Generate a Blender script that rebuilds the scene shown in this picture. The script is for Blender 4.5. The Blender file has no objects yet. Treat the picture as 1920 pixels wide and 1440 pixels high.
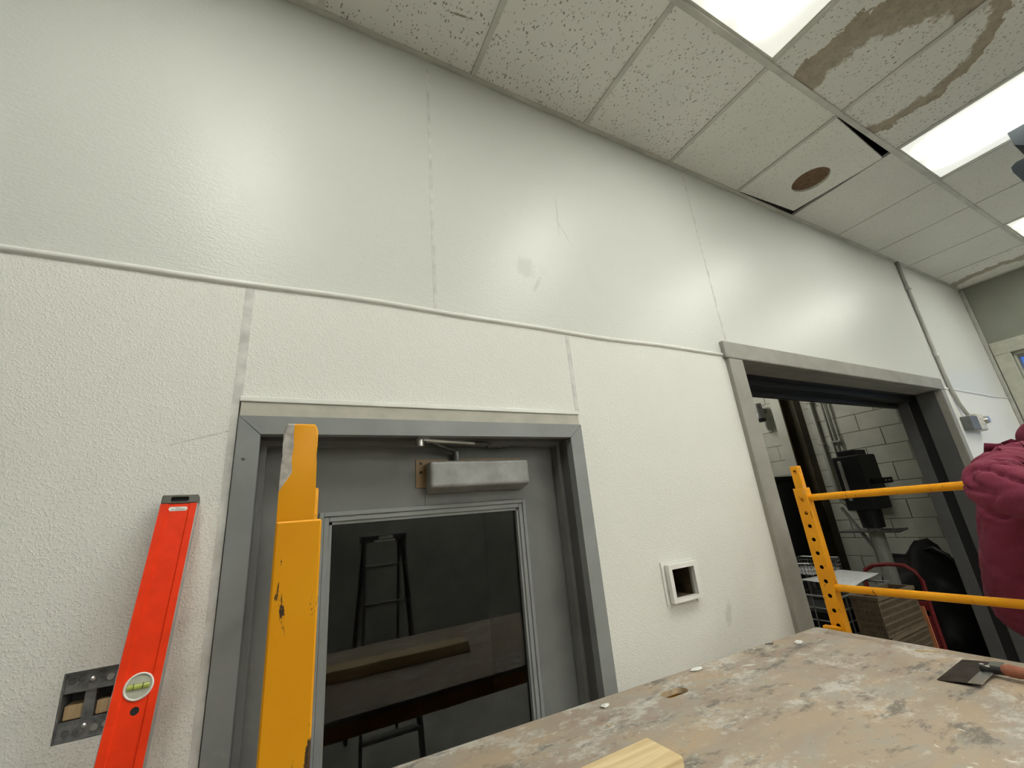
import bpy, bmesh, math, random
from mathutils import Vector, Matrix, noise

S = bpy.context.scene
COL = S.collection
random.seed(7)

# ------------------------------------------------------------------ camera
CZ = 1.80
F_PX = 787.56
R0 = Vector((0.88446313, -0.4584622, -0.08681808))      # image right
R1 = Vector((0.06683872, 0.30862358, -0.94883301))      # image down
R2 = Vector((0.46179817, 0.833405, 0.3036092))          # view direction
cd = bpy.data.cameras.new('camera')
cd.sensor_width = 36.0
cd.lens = F_PX / 1920.0 * 36.0
cd.clip_start = 0.02
cam = bpy.data.objects.new('camera', cd)
COL.objects.link(cam)
up, back = -R1, -R2
cam.matrix_world = Matrix(((R0.x, up.x, back.x, 0), (R0.y, up.y, back.y, 0), (R0.z, up.z, back.z, CZ), (0, 0, 0, 1)))
S.camera = cam

# ------------------------------------------------------------------ world (seen only through the window)
w = bpy.data.worlds.new('sky'); S.world = w; w.use_nodes = True
nt = w.node_tree
bgn = nt.nodes['Background']
tc = nt.nodes.new('ShaderNodeTexCoord'); mp = nt.nodes.new('ShaderNodeMapping')
mp.inputs['Scale'].default_value = (3, 3, 14)
no = nt.nodes.new('ShaderNodeTexNoise'); no.inputs['Scale'].default_value = 2.2; no.inputs['Detail'].default_value = 5
rp = nt.nodes.new('ShaderNodeValToRGB')
rp.color_ramp.elements[0].position = 0.42; rp.color_ramp.elements[0].color = (0.06, 0.20, 0.75, 1)
rp.color_ramp.elements[1].position = 0.66; rp.color_ramp.elements[1].color = (0.55, 0.72, 1.0, 1)
nt.links.new(tc.outputs['Generated'], mp.inputs['Vector']); nt.links.new(mp.outputs[0], no.inputs['Vector'])
nt.links.new(no.outputs['Fac'], rp.inputs[0]); nt.links.new(rp.outputs[0], bgn.inputs['Color'])
bgn.inputs['Strength'].default_value = 0.7

LAMP = 20.0            # troffer diffuser strength
S.view_settings.view_transform = 'Standard'
S.view_settings.look = 'None'
S.view_settings.gamma = 1.0
S.view_settings.use_curve_mapping = False
S.view_settings.exposure = 0.18

# ------------------------------------------------------------------ materials
class N:
    """small node-graph helper"""
    def __init__(s, name):
        s.m = bpy.data.materials.new(name); s.m.use_nodes = True
        s.t = s.m.node_tree; s.b = s.t.nodes['Principled BSDF']
    def n(s, kind, **kw):
        nd = s.t.nodes.new('ShaderNode' + kind)
        for k, v in kw.items():
            if k in nd.inputs: nd.inputs[k].default_value = v
            else: setattr(nd, k, v)
        return nd
    def l(s, a, b): s.t.links.new(a, b)
    def pos(s, scale=(1, 1, 1), obj=False):
        if obj: src = s.n('TexCoord').outputs['Object']
        else: src = s.n('NewGeometry').outputs['Position']
        mpn = s.n('Mapping'); mpn.inputs['Scale'].default_value = scale
        s.l(src, mpn.inputs['Vector']); return mpn.outputs[0]
    def noise(s, vec, scale, detail=3, rough=0.5, dist=0.0):
        nd = s.n('TexNoise'); nd.inputs['Scale'].default_value = scale; nd.inputs['Detail'].default_value = detail
        nd.inputs['Roughness'].default_value = rough; nd.inputs['Distortion'].default_value = dist
        s.l(vec, nd.inputs['Vector']); return nd.outputs['Fac']
    def ramp(s, fac, *stops):
        nd = s.n('ValToRGB'); cr = nd.color_ramp
        while len(cr.elements) < len(stops): cr.elements.new(0.5)
        for e, (p, c) in zip(cr.elements, stops):
            e.position = p
            if not hasattr(c, '__len__'): c = (c, c, c)
            e.color = (*c, 1)
        s.l(fac, nd.inputs[0]); return nd.outputs[0]
    def mix(s, fac, a, b, mode='MIX'):
        nd = s.n('Mix', data_type='RGBA', blend_type=mode)
        for sock, v in ((nd.inputs[0], fac), (nd.inputs[6], a), (nd.inputs[7], b)):
            if hasattr(v, 'is_output'): s.l(v, sock)
            elif hasattr(v, '__len__'): sock.default_value = (*v, 1)
            else: sock.default_value = v
        return nd.outputs[2]
    def math(s, op, a, b=0.0, c=0.0):
        nd = s.n('Math', operation=op)
        for i, v in enumerate((a, b, c)):
            if hasattr(v, 'is_output'): s.l(v, nd.inputs[i])
            else: nd.inputs[i].default_value = v
        return nd.outputs[0]
    def bump(s, h, strength=0.3, dist=0.01):
        nd = s.n('Bump'); nd.inputs['Strength'].default_value = strength; nd.inputs['Distance'].default_value = dist
        s.l(h, nd.inputs['Height']); s.l(nd.outputs[0], s.b.inputs['Normal']); return nd
    def col(s, c):
        if hasattr(c, 'is_output'): s.l(c, s.b.inputs['Base Color'])
        else: s.b.inputs['Base Color'].default_value = (*c, 1)
    def rough(s, r):
        if hasattr(r, 'is_output'): s.l(r, s.b.inputs['Roughness'])
        else: s.b.inputs['Roughness'].default_value = r

def plain(name, c, rough=0.5, metal=0.0, var=0.25, vscale=12.0, bump=0.0, bscale=200.0, obj=False):
    g = N(name); p = g.pos(obj=obj)
    f = g.ramp(g.noise(p, vscale, 4, 0.6), (0.3, tuple(x * (1 - var) for x in c)), (0.7, tuple(min(1, x * (1 + var * 0.5)) for x in c)))
    g.col(f); g.rough(rough); g.b.inputs['Metallic'].default_value = metal
    if bump: g.bump(g.noise(p, bscale, 2), bump, 0.002)
    return g.m

M = {}
SMUDGE = [(0.785, 2.74, 0.05, 0.055, 0.4, 0.28), (0.83, 2.67, 0.010, 0.05, 0.5, 0.3), (0.98, 3.05, 0.006, 0.13, 0.05, 0.25), (1.00, 2.97, 0.006, 0.09, -0.5, 0.22), (1.52, 1.385, 0.020, 0.05, 0.4, 0.4), (-0.18, 2.05, 0.10, 0.003, -0.3, 0.4)]
def frp(name, c, rough, bump, streak):
    g = N(name); p = g.pos()
    v = g.ramp(g.noise(p, 1.3, 3), (0.3, tuple(x * 0.97 for x in c)), (0.7, c))
    dirt = g.ramp(g.noise(p, 3.1, 6, 0.7, 1.0), (0.60, 0.0), (0.78, 0.35))
    c2 = g.mix(dirt, v, tuple(x * 0.86 for x in c))
    for (cx, cz, ax, az, rot, amt) in SMUDGE:
        mpn = g.n('Mapping'); mpn.vector_type = 'TEXTURE'
        mpn.inputs['Location'].default_value = (cx, 1.22, cz); mpn.inputs['Rotation'].default_value = (0, rot, 0)
        mpn.inputs['Scale'].default_value = (ax, 10.0, az)
        g.l(g.n('NewGeometry').outputs['Position'], mpn.inputs['Vector'])
        ln = g.n('VectorMath', operation='LENGTH'); g.l(mpn.outputs[0], ln.inputs[0])
        dd = g.math('ADD', ln.outputs['Value'], g.math('MULTIPLY', g.math('SUBTRACT', g.noise(p, 45.0, 5, 0.7), 0.5), 1.6))
        c2 = g.mix(g.ramp(dd, (0.55, amt), (1.05, 0.0)), c2, tuple(x * 0.55 for x in c))
    g.col(c2)
    g.rough(rough)
    peb = g.noise(g.pos((0.6, 1, 1.2) if streak else (1, 1, 1)), 230.0, 2, 0.5)
    lump = g.noise(g.pos((0.4, 1, 1.3) if streak else (1, 1, 1)), 90.0, 2, 0.5)
    if not streak: peb = g.ramp(peb, (0.50, 0.0), (0.68, 1.0))
    h = g.math('ADD', peb, g.math('MULTIPLY', lump, 0.7))
    g.bump(h, bump, 0.0022)
    g.b.inputs['IOR'].default_value = 1.36
    return g.m
M['frp_up'] = frp('white gloss wall panel', (0.67, 0.68, 0.645), 0.30, 0.42, True)
M['frp_low'] = frp('white pebbled wall panel', (0.79, 0.79, 0.75), 0.40, 0.45, False)
M['seam'] = plain('seam filler', (0.66, 0.66, 0.63), 0.5, var=0.25, vscale=18)
M['batten'] = plain('white batten', (0.78, 0.78, 0.745), 0.35, var=0.06)
M['plaster'] = plain('painted plaster', (0.24, 0.245, 0.205), 0.6, var=0.1, vscale=3)
M['darkwall'] = plain('charcoal painted wall', (0.27, 0.27, 0.25), 0.7, var=0.4, vscale=2)
M['floor'] = plain('concrete floor', (0.36, 0.355, 0.33), 0.6, var=0.35, vscale=3)
M['plenum'] = plain('dark roof deck', (0.06, 0.055, 0.05), 0.9)
M['void'] = plain('hallway shade colour', (0.025, 0.027, 0.028), 0.8, var=0.3)  # near-black walls put the unlit hallway's shade into colour

def tile_mat(name, stain=None, base=(0.86, 0.85, 0.80), pits=1.0):
    g = N(name); p = g.pos()
    c = g.ramp(g.noise(p, 2.2, 3), (0.3, tuple(x * 0.94 for x in base)), (0.72, base))
    # short fissures: stretched cell noise, direction swirled
    vo = g.n('TexVoronoi', feature='F1'); vo.inputs['Scale'].default_value = 88.0
    mpn = g.n('Mapping'); mpn.inputs['Scale'].default_value = (1.0, 0.55, 1.0); mpn.inputs['Rotation'].default_value = (0, 0, 0.5)
    dn = g.n('TexNoise'); dn.inputs['Scale'].default_value = 38.0
    mixv = g.n('Mix', data_type='VECTOR'); mixv.inputs[0].default_value = 0.03
    src = g.n('NewGeometry').outputs['Position']
    g.l(src, dn.inputs['Vector']); g.l(src, mixv.inputs[4]); g.l(dn.outputs['Color'], mixv.inputs[5])
    g.l(mixv.outputs[1], mpn.inputs['Vector']); g.l(mpn.outputs[0], vo.inputs['Vector'])
    sep = g.n('SeparateColor'); g.l(vo.outputs['Color'], sep.inputs[0])
    keep = g.math('GREATER_THAN', sep.outputs[0], 0.16)
    thr = g.math('MULTIPLY_ADD', sep.outputs[1], 0.15, 0.15)
    pit = g.math('MULTIPLY', g.math('LESS_THAN', vo.outputs['Distance'], thr), keep)
    pit = g.math('MULTIPLY', pit, 0.8 * pits)
    c = g.mix(pit, c, (0.23, 0.22, 0.19))
    if stain:
        c = stain(g, c)
    g.col(c); g.rough(0.9)
    h = g.math('SUBTRACT', g.math('MULTIPLY', g.noise(p, 320.0, 2), 0.35), g.math('MULTIPLY', pit, 1.0))
    g.bump(h, 0.5, 0.004)
    return g.m
def ring(cx, cy, ax, ay, rot, w0, w1, colr, seed):
    """an uneven brown water mark: distance to an ellipse, broken up by noise"""
    def f(g, c):
        mpn = g.n('Mapping'); mpn.vector_type = 'TEXTURE'
        mpn.inputs['Location'].default_value = (cx, cy, 3.66); mpn.inputs['Rotation'].default_value = (0, 0, rot)
        mpn.inputs['Scale'].default_value = (ax, ay, 100.0)
        g.l(g.n('NewGeometry').outputs['Position'], mpn.inputs['Vector'])
        ln = g.n('VectorMath', operation='LENGTH'); g.l(mpn.outputs[0], ln.inputs[0])
        nz = g.noise(g.pos((1, 1, 1)), 7.0 + seed, 6, 0.65)
        d = g.math('ADD', ln.outputs['Value'], g.math('MULTIPLY', g.math('SUBTRACT', nz, 0.5), 0.42))
        fac = g.ramp(d, (w0 - 0.03, 0.0), (w0, 0.9), (w1 - 0.02, 1.0), (w1 + 0.015, 0.0))
        tone = g.ramp(g.noise(g.pos(), 26.0, 5, 0.7), (0.3, tuple(x * 0.75 for x in colr)), (0.7, tuple(min(1, x * 1.35) for x in colr)))
        return g.mix(g.math('MULTIPLY', fac, 0.85), c, tone)
    return f
M['tile'] = tile_mat('mineral ceiling tile')
M['tile_new'] = tile_mat('cleaner ceiling tile', base=(0.85, 0.845, 0.78), pits=0.5)
M['tile_far'] = tile_mat('plain ceiling tile', base=(0.80, 0.79, 0.735), pits=0.4)
STB = (0.30, 0.235, 0.155)
M['tile_stain_a'] = tile_mat('stained ceiling tile a', ring(2.62, 0.52, 0.68, 0.52, 0.25, 0.74, 1.02, STB, 0.0), base=(0.80, 0.795, 0.74))
M['tile_stain_b'] = tile_mat('stained ceiling tile b', ring(2.40, 0.40, 0.43, 0.40, 0.0, 0.84, 1.13, STB, 1.7), base=(0.80, 0.795, 0.74))
M['tile_stain_c'] = tile_mat('stained ceiling tile c', ring(6.25, 0.9, 0.50, 0.55, 0.0, 0.80, 1.02, (0.34, 0.29, 0.22), 3.1))
def streak(g, c):
    mpn = g.n('Mapping'); mpn.vector_type = 'TEXTURE'
    mpn.inputs['Location'].default_value = (0.475, 1.006, 3.66); mpn.inputs['Rotation'].default_value = (0, 0, -0.13)
    mpn.inputs['Scale'].default_value = (0.12, 0.009, 100.0)
    g.l(g.n('NewGeometry').outputs['Position'], mpn.inputs['Vector'])
    ln = g.n('VectorMath', operation='LENGTH'); g.l(mpn.outputs[0], ln.inputs[0])
    d = g.math('ADD', ln.outputs['Value'], g.math('MULTIPLY', g.noise(g.pos(), 60.0, 4), 0.9))
    return g.mix(g.ramp(d, (0.75, 0.75), (1.2, 0.0)), c, (0.20, 0.155, 0.08))
M['tile_streak'] = tile_mat('streaked ceiling tile', streak)
M['tee'] = plain('painted ceiling tee', (0.62, 0.615, 0.55), 0.45, var=0.2, vscale=6)
M['insul'] = plain('brown fibre board', (0.19, 0.115, 0.065), 0.95, var=0.5, vscale=40, bump=0.5, bscale=90)

def lens_mat(k):
    g = N('lit prismatic diffuser')
    sp = g.n('SeparateXYZ'); g.l(g.n('TexCoord').outputs['Object'], sp.inputs[0])
    x, y = sp.outputs[0], sp.outputs[1]
    def bell(c, wd):
        d = g.math('DIVIDE', g.math('SUBTRACT', x, c), wd)
        return g.math('POWER', 2.718, g.math('MULTIPLY', g.math('MULTIPLY', d, d), -1.0))
    tubes = g.math('ADD', bell(-0.12, 0.058), bell(0.08, 0.058))
    # tubes stop short of the end caps
    ay = g.math('ABSOLUTE', y)
    endf = g.n('MapRange', interpolation_type='SMOOTHSTEP'); g.l(ay, endf.inputs[0])
    endf.inputs[1].default_value = 0.585; endf.inputs[2].default_value = 0.36; endf.inputs[3].default_value = 0.008; endf.inputs[4].default_value = 1.0
    e = g.math('MULTIPLY', tubes, endf.outputs[0])
    pr = g.n('TexChecker'); pr.inputs['Scale'].default_value = 210.0; g.l(g.n('TexCoord').outputs['Object'], pr.inputs['Vector'])
    grid = g.math('MULTIPLY_ADD', pr.outputs['Fac'], 0.22, 0.89)
    st = g.math('MULTIPLY', g.math('MULTIPLY', g.math('MULTIPLY_ADD', e, 1.80, 0.028 / k), LAMP * k), grid)
    g.col((0.85, 0.85, 0.8)); g.rough(0.3)
    g.b.inputs['Emission Color'].default_value = (1.0, 1.0, 0.905, 1)
    g.l(st, g.b.inputs['Emission Strength'])
    return g.m
M['lens'] = lens_mat(0.78)          # row over the white wall, dimmed to keep its upper part darker
M['lens_fill'] = lens_mat(1.45)      # brighter rows behind: unseen lamps added to fill the lower wall

def steel_paint(name, c, wear, rough=0.42):
    g = N(name); p = g.pos()
    v = g.ramp(g.noise(p, 5.0, 5, 0.6, 0.5), (0.28, tuple(x * 0.82 for x in c)), (0.72, tuple(x * 1.12 for x in c)))
    sm = g.ramp(g.noise(g.pos((1, 1, 0.45)), 9.0, 7, 0.75, 1.2), (0.60, 0.0), (0.74, 0.6))
    v = g.mix(sm, v, wear)
    g.col(v); g.rough(rough); g.bump(g.noise(p, 60, 3), 0.06, 0.003)
    return g.m
M['door_grey'] = steel_paint('dark grey door paint', (0.18, 0.185, 0.18), (0.28, 0.28, 0.27))
M['frame_grey'] = steel_paint('grey door frame paint', (0.25, 0.262, 0.262), (0.32, 0.33, 0.325))
M['frame_pale'] = steel_paint('sanded grey steel', (0.31, 0.30, 0.265), (0.42, 0.41, 0.36), 0.5)
M['jamb_dark'] = steel_paint('scuffed dark jamb', (0.10, 0.10, 0.10), (0.26, 0.26, 0.25), 0.5)
M['pale_wood'] = plain('pale primed wood', (0.50, 0.485, 0.42), 0.6, var=0.22, vscale=9)
M['black'] = plain('black rubber', (0.008, 0.008, 0.009), 0.6, var=0.3)
M['black_metal'] = plain('black painted metal', (0.012, 0.012, 0.014), 0.45, var=0.4)
def glass(name, tint):
    g = N(name); g.col(tint); g.rough(0.0); g.b.inputs['Transmission Weight'].default_value = 1.0
    g.b.inputs['IOR'].default_value = 1.5; return g.m
M['glass'] = glass('door glass', (0.80, 0.82, 0.80))
M['winglass'] = glass('window glass', (0.95, 0.97, 1.0))
M['alu'] = plain('aluminium paint', (0.50, 0.50, 0.49), 0.35, 0.55, var=0.28, vscale=14)
M['closer'] = plain('dull silver closer paint', (0.30, 0.30, 0.295), 0.45, 0.2, var=0.3, vscale=14)
M['alu_dark'] = plain('dull steel', (0.17, 0.17, 0.165), 0.4, 0.6, var=0.3, vscale=20)
M['tan_plate'] = plain('tan mounting plate', (0.33, 0.225, 0.12), 0.55, var=0.2, vscale=20)
M['alu_bright'] = plain('bright steel', (0.62, 0.62, 0.60), 0.25, 0.8, var=0.1)

def yellow(name, wornside):
    g = N(name); p = g.pos()
    c = g.ramp(g.noise(p, 9, 4), (0.3, (0.80, 0.32, 0.004)), (0.7, (0.86, 0.385, 0.008)))
    chips = g.ramp(g.noise(g.pos((1.0, 1.0, 0.35)), 48.0, 6, 0.72, 0.8), (0.622, 0.0), (0.648, 1.0))
    c = g.mix(chips, c, (0.06, 0.035, 0.02))
    scuff = g.ramp(g.noise(g.pos((1, 1, 0.3)), 21.0, 5, 0.6), (0.68, 0.0), (0.76, 0.55))
    c = g.mix(scuff, c, (0.62, 0.50, 0.40))
    if wornside:      # bare primer where the paint came off one edge of the near upright's spigot
        sp = g.n('SeparateXYZ'); g.l(g.n('NewGeometry').outputs['Position'], sp.inputs[0])
        edge = g.math('ADD', sp.outputs[0], g.math('MULTIPLY', g.math('SUBTRACT', g.noise(p, 45, 4), 0.5), 0.004))
        lim = g.n('MapRange'); g.l(sp.outputs[2], lim.inputs[0])
        for i, v in enumerate((1.838, 1.858, -0.0065, 0.0045)): lim.inputs[i + 1].default_value = v
        worn = g.math('LESS_THAN', edge, lim.outputs[0])
        pc = g.ramp(g.noise(p, 130, 4), (0.35, (0.36, 0.33, 0.30)), (0.65, (0.58, 0.54, 0.50)))
        c = g.mix(worn, c, pc)
    g.col(c); g.rough(0.42); g.b.inputs['Specular IOR Level'].default_value = 0.3; g.bump(g.noise(p, 120, 3), 0.08, 0.002)
    return g.m
M['yellow'] = yellow('yellow scaffold paint', False)
M['yellow_worn'] = yellow('worn yellow scaffold paint', True)

def ply():
    g = N('plaster smeared plywood'); p = g.pos()
    base = g.ramp(g.noise(g.pos((0.6, 1.6, 1)), 4.0, 5, 0.6, 0.6), (0.3, (0.33, 0.245, 0.185)), (0.5, (0.38, 0.315, 0.25)), (0.7, (0.45, 0.34, 0.225)))
    grey = g.ramp(g.noise(g.pos((1, 1.4, 1)), 7.0, 7, 0.68, 0.9), (0.48, 0.0), (0.64, 0.7))
    c = g.mix(grey, base, (0.36, 0.35, 0.315))
    pl = g.ramp(g.math('ADD', g.math('MULTIPLY', g.noise(g.pos((1.0, 1.8, 1)), 5.0, 4, 0.6, 0.3), 0.55), g.math('MULTIPLY', g.noise(g.pos((1.0, 1.5, 1)), 38.0, 8, 0.75, 0.2), 0.45)), (0.52, 0.0), (0.60, 0.85))
    c = g.mix(pl, c, (0.56, 0.545, 0.50))
    dk = g.ramp(g.math('ADD', g.math('MULTIPLY', g.noise(g.pos((0.8, 1.9, 1)), 9.0, 3, 0.6, 0.3), 0.6), g.math('MULTIPLY', g.noise(g.pos((1.0, 1.9, 1)), 45.0, 7, 0.75), 0.4)), (0.54, 0.0), (0.62, 0.8))
    c = g.mix(dk, c, (0.13, 0.125, 0.115))
    sp = g.ramp(g.noise(p, 70.0, 4, 0.6), (0.68, 0.0), (0.73, 0.8)); c = g.mix(sp, c, (0.10, 0.085, 0.07))
    sw = g.ramp(g.noise(g.pos((1.3, 1, 1)), 52.0, 5, 0.65, 0.5), (0.66, 0.0), (0.70, 0.8)); c = g.mix(sw, c, (0.75, 0.74, 0.69))
    g.col(c); g.rough(0.75)
    g.bump(g.math('ADD', g.noise(p, 24.0, 8, 0.7, 0.2), g.math('MULTIPLY', g.noise(p, 90, 4), 0.3)), 0.35, 0.006)
    return g.m
M['ply'] = ply()
M['ply_edge'] = plain('plywood edge', (0.48, 0.38, 0.25), 0.8, var=0.3, vscale=60)
def wood(name, c1, c2, axis=(0.06, 1, 1)):
    g = N(name); v = g.pos(axis)
    c = g.ramp(g.noise(v, 45, 5, 0.6, 1.0), (0.35, c1), (0.62, c2))
    g.col(c); g.rough(0.7); g.bump(g.noise(v, 60, 3), 0.12, 0.003); return g.m
M['pine'] = wood('pale pine', (0.64, 0.48, 0.25), (0.78, 0.63, 0.38))
M['blockwood'] = wood('raw wood block', (0.42, 0.29, 0.15), (0.58, 0.43, 0.25), (1, 1, 0.2))
M['red'] = plain('red level body', (0.86, 0.045, 0.008), 0.42, var=0.10, vscale=30)
M['red'].node_tree.nodes['Principled BSDF'].inputs['Specular IOR Level'].default_value = 0.2
M['red2'] = plain('red hand truck', (0.17, 0.008, 0.010), 0.6, var=0.3)
M['cap'] = plain('olive grey end cap', (0.12, 0.118, 0.10), 0.5)
M['white'] = plain('white plastic', (0.80, 0.80, 0.77), 0.35, var=0.06)
M['ink'] = plain('grey print', (0.33, 0.33, 0.33), 0.6)
M['vial'] = plain('frosted vial lens', (0.46, 0.47, 0.39), 0.2, var=0.12, vscale=60)
M['fluid'] = plain('green vial fluid', (0.44, 0.50, 0.11), 0.15, var=0.1)
M['vline'] = plain('dark green vial lines', (0.06, 0.10, 0.02), 0.4)
M['galv'] = plain('galvanised box', (0.20, 0.205, 0.21), 0.5, 0.15, var=0.5, vscale=60)
M['brownbox'] = plain('brown cavity', (0.09, 0.065, 0.035), 0.9, var=0.5, vscale=25)
M['cream'] = plain('cream plastic', (0.56, 0.535, 0.45), 0.4, var=0.08)
M['conduit'] = plain('painted conduit', (0.40, 0.40, 0.36), 0.45, var=0.15)
M['greybox'] = plain('grey junction box', (0.16, 0.165, 0.165), 0.5, 0.2)
M['cmu'] = plain('white painted block', (0.60, 0.60, 0.53), 0.6, var=0.12, vscale=5, bump=0.25, bscale=120)
M['mortar'] = plain('painted mortar', (0.46, 0.46, 0.40), 0.8, var=0.2)
M['column'] = plain('rust brown steel', (0.065, 0.05, 0.022), 0.6, var=0.5, vscale=4)
M['winframe'] = plain('aged window frame paint', (0.42, 0.42, 0.35), 0.6, var=0.15)
M['teal'] = plain('dark teal painted steel', (0.012, 0.020, 0.026), 0.8, var=0.3, vscale=12)
M['maroon'] = plain('maroon fleece', (0.20, 0.025, 0.056), 0.95, var=0.25, vscale=260, bump=0.35, bscale=420)
M['denim'] = plain('dark denim', (0.03, 0.04, 0.07), 0.9, var=0.3, vscale=200)
M['skin'] = plain('skin', (0.52, 0.31, 0.22), 0.5, var=0.1)
M['hair'] = plain('dark brown hair', (0.03, 0.018, 0.01), 0.6, var=0.5, vscale=90)
M['eye'] = plain('eye white', (0.75, 0.74, 0.70), 0.2, var=0.02)
M['boot'] = plain('brown work boot', (0.10, 0.06, 0.03), 0.6, var=0.3)
M['brown_crate'] = plain('brown plastic crate', (0.105, 0.075, 0.045), 0.55, var=0.2)
M['wire'] = plain('dark wire', (0.13, 0.13, 0.12), 0.4, 0.3)
M['tarp'] = plain('black plastic sheet', (0.006, 0.006, 0.007), 0.6, var=0.3)
M['tarp'].node_tree.nodes['Principled BSDF'].inputs['Specular IOR Level'].default_value = 0.2
M['navy'] = plain('navy drum', (0.01, 0.016, 0.04), 0.5)
M['orange'] = plain('orange card', (0.50, 0.19, 0.08), 0.7)
M['knife'] = plain('dirty steel blade', (0.075, 0.062, 0.055), 0.45, 0.6, var=0.6, vscale=35)
M['redwood'] = plain('worn red wood handle', (0.36, 0.125, 0.07), 0.6, var=0.25, vscale=40)
M['ladder'] = plain('dark grey fibreglass', (0.05, 0.05, 0.055), 0.5)
def paper_mat():
    g = N('printed paper'); p = g.pos()
    ln = g.ramp(g.noise(g.pos((0.5, 1.5, 1)), 42, 4, 0.7), (0.5, 0.0), (0.62, 0.55))
    g.col(g.mix(ln, (0.62, 0.63, 0.63), (0.28, 0.28, 0.30))); g.rough(0.7); return g.m
M['paper'] = paper_mat()

# ------------------------------------------------------------------ geometry helpers
class B:
    def __init__(s): s.bm = bmesh.new()
    def box(s, x0, x1, y0, y1, z0, z1, bev=0.0, seg=2, mat=None):
        r = bmesh.ops.create_cube(s.bm, size=1.0); vs = r['verts']
        mm = Matrix.Translation(((x0 + x1) / 2, (y0 + y1) / 2, (z0 + z1) / 2)) @ Matrix.Diagonal((x1 - x0, y1 - y0, z1 - z0, 1))
        if mat is not None: mm = mat @ mm
        bmesh.ops.transform(s.bm, matrix=mm, verts=vs)
        if bev:
            es = list({e for v in vs for e in v.link_edges})
            bmesh.ops.bevel(s.bm, geom=es, offset=bev, segments=seg, profile=0.5, affect='EDGES')
        return s
    def cyl(s, p0, p1, r0, r1=None, n=16, caps=True):
        p0, p1 = Vector(p0), Vector(p1); d = p1 - p0; L = d.length
        if r1 is None: r1 = r0
        q = d.to_track_quat('Z', 'Y').to_matrix().to_4x4()
        bmesh.ops.create_cone(s.bm, cap_ends=caps, segments=n, radius1=r0, radius2=r1, depth=L, matrix=Matrix.Translation((p0 + p1) / 2) @ q)
        return s
    def tube(s, pts, r, n=10):
        pts = [Vector(p) for p in pts]; rings = []
        for i, p in enumerate(pts):
            a = pts[max(i - 1, 0)]; b = pts[min(i + 1, len(pts) - 1)]
            t = (b - a).normalized(); ref = Vector((0, 0, 1)) if abs(t.z) < 0.9 else Vector((1, 0, 0))
            u = t.cross(ref).normalized(); v = t.cross(u)
            rr = r[i] if hasattr(r, '__len__') else r
            rings.append([s.bm.verts.new(p + rr * (math.cos(2 * math.pi * k / n) * u + math.sin(2 * math.pi * k / n) * v)) for k in range(n)])
        for a, b in zip(rings, rings[1:]):
            for k in range(n): s.bm.faces.new((a[k], a[(k + 1) % n], b[(k + 1) % n], b[k]))
        s.bm.faces.new(rings[0][::-1]); s.bm.faces.new(rings[-1]); return s
    def prism(s, poly, axis, a, b):
        """poly: 2-D points; extruded along axis from a to b"""
        def P(u, v, t):
            return {'x': (t, u, v), 'y': (u, t, v), 'z': (u, v, t)}[axis]
        lo = [s.bm.verts.new(P(u, v, a)) for u, v in poly]; hi = [s.bm.verts.new(P(u, v, b)) for u, v in poly]
        n = len(poly)
        s.bm.faces.new(lo[::-1]); s.bm.faces.new(hi)
        for i in range(n): s.bm.faces.new((lo[i], lo[(i + 1) % n], hi[(i + 1) % n], hi[i]))
        return s
    def sph(s, c, r, sc=(1, 1, 1), u=20, v=14):
        bmesh.ops.create_uvsphere(s.bm, u_segments=u, v_segments=v, radius=r, matrix=Matrix.Translation(c) @ Matrix.Diagonal((*sc, 1)))
        return s
    def lathe(s, prof, origin, n=24, axis='z'):
        o = Vector(origin); rings = []
        for r, h in prof:
            ring = []
            for k in range(n):
                a = 2 * math.pi * k / n; c, d = r * math.cos(a), r * math.sin(a)
                ring.append(s.bm.verts.new(o + Vector({'z': (c, d, h), 'y': (c, h, d), 'x': (h, c, d)}[axis])))
            rings.append(ring)
        for a, b in zip(rings, rings[1:]):
            for k in range(n): s.bm.faces.new((a[k], a[(k + 1) % n], b[(k + 1) % n], b[k]))
        s.bm.faces.new(rings[0][::-1]); s.bm.faces.new(rings[-1]); return s
    def cells(s, x0, x1, z0, z1, y0, y1, holes):
        """wall slab between y0 and y1 with rectangular holes (x0,x1,z0,z1)"""
        xs = sorted({x0, x1, *[min(max(h[i], x0), x1) for h in holes for i in (0, 1)]})
        zs = sorted({z0, z1, *[min(max(h[i], z0), z1) for h in holes for i in (2, 3)]})
        for xa, xb in zip(xs, xs[1:]):
            for za, zb in zip(zs, zs[1:]):
                cx, cz = (xa + xb) / 2, (za + zb) / 2
                if any(h[0] < cx < h[1] and h[2] < cz < h[3] for h in holes): continue
                s.box(xa, xb, y0, y1, za, zb)
        bmesh.ops.remove_doubles(s.bm, verts=s.bm.verts, dist=1e-5)
        seen = {}                                     # drop the inner faces shared by two cells
        for f in list(s.bm.faces):
            k = tuple(sorted(v.index for v in f.verts)) if False else frozenset(f.verts)
            seen.setdefault(k, []).append(f)
        dead = [f for fs in seen.values() if len(fs) > 1 for f in fs]
        bmesh.ops.delete(s.bm, geom=dead, context='FACES_ONLY')
        return s
    def xf(s, m):
        bmesh.ops.transform(s.bm, matrix=m, verts=s.bm.verts); return s

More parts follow.
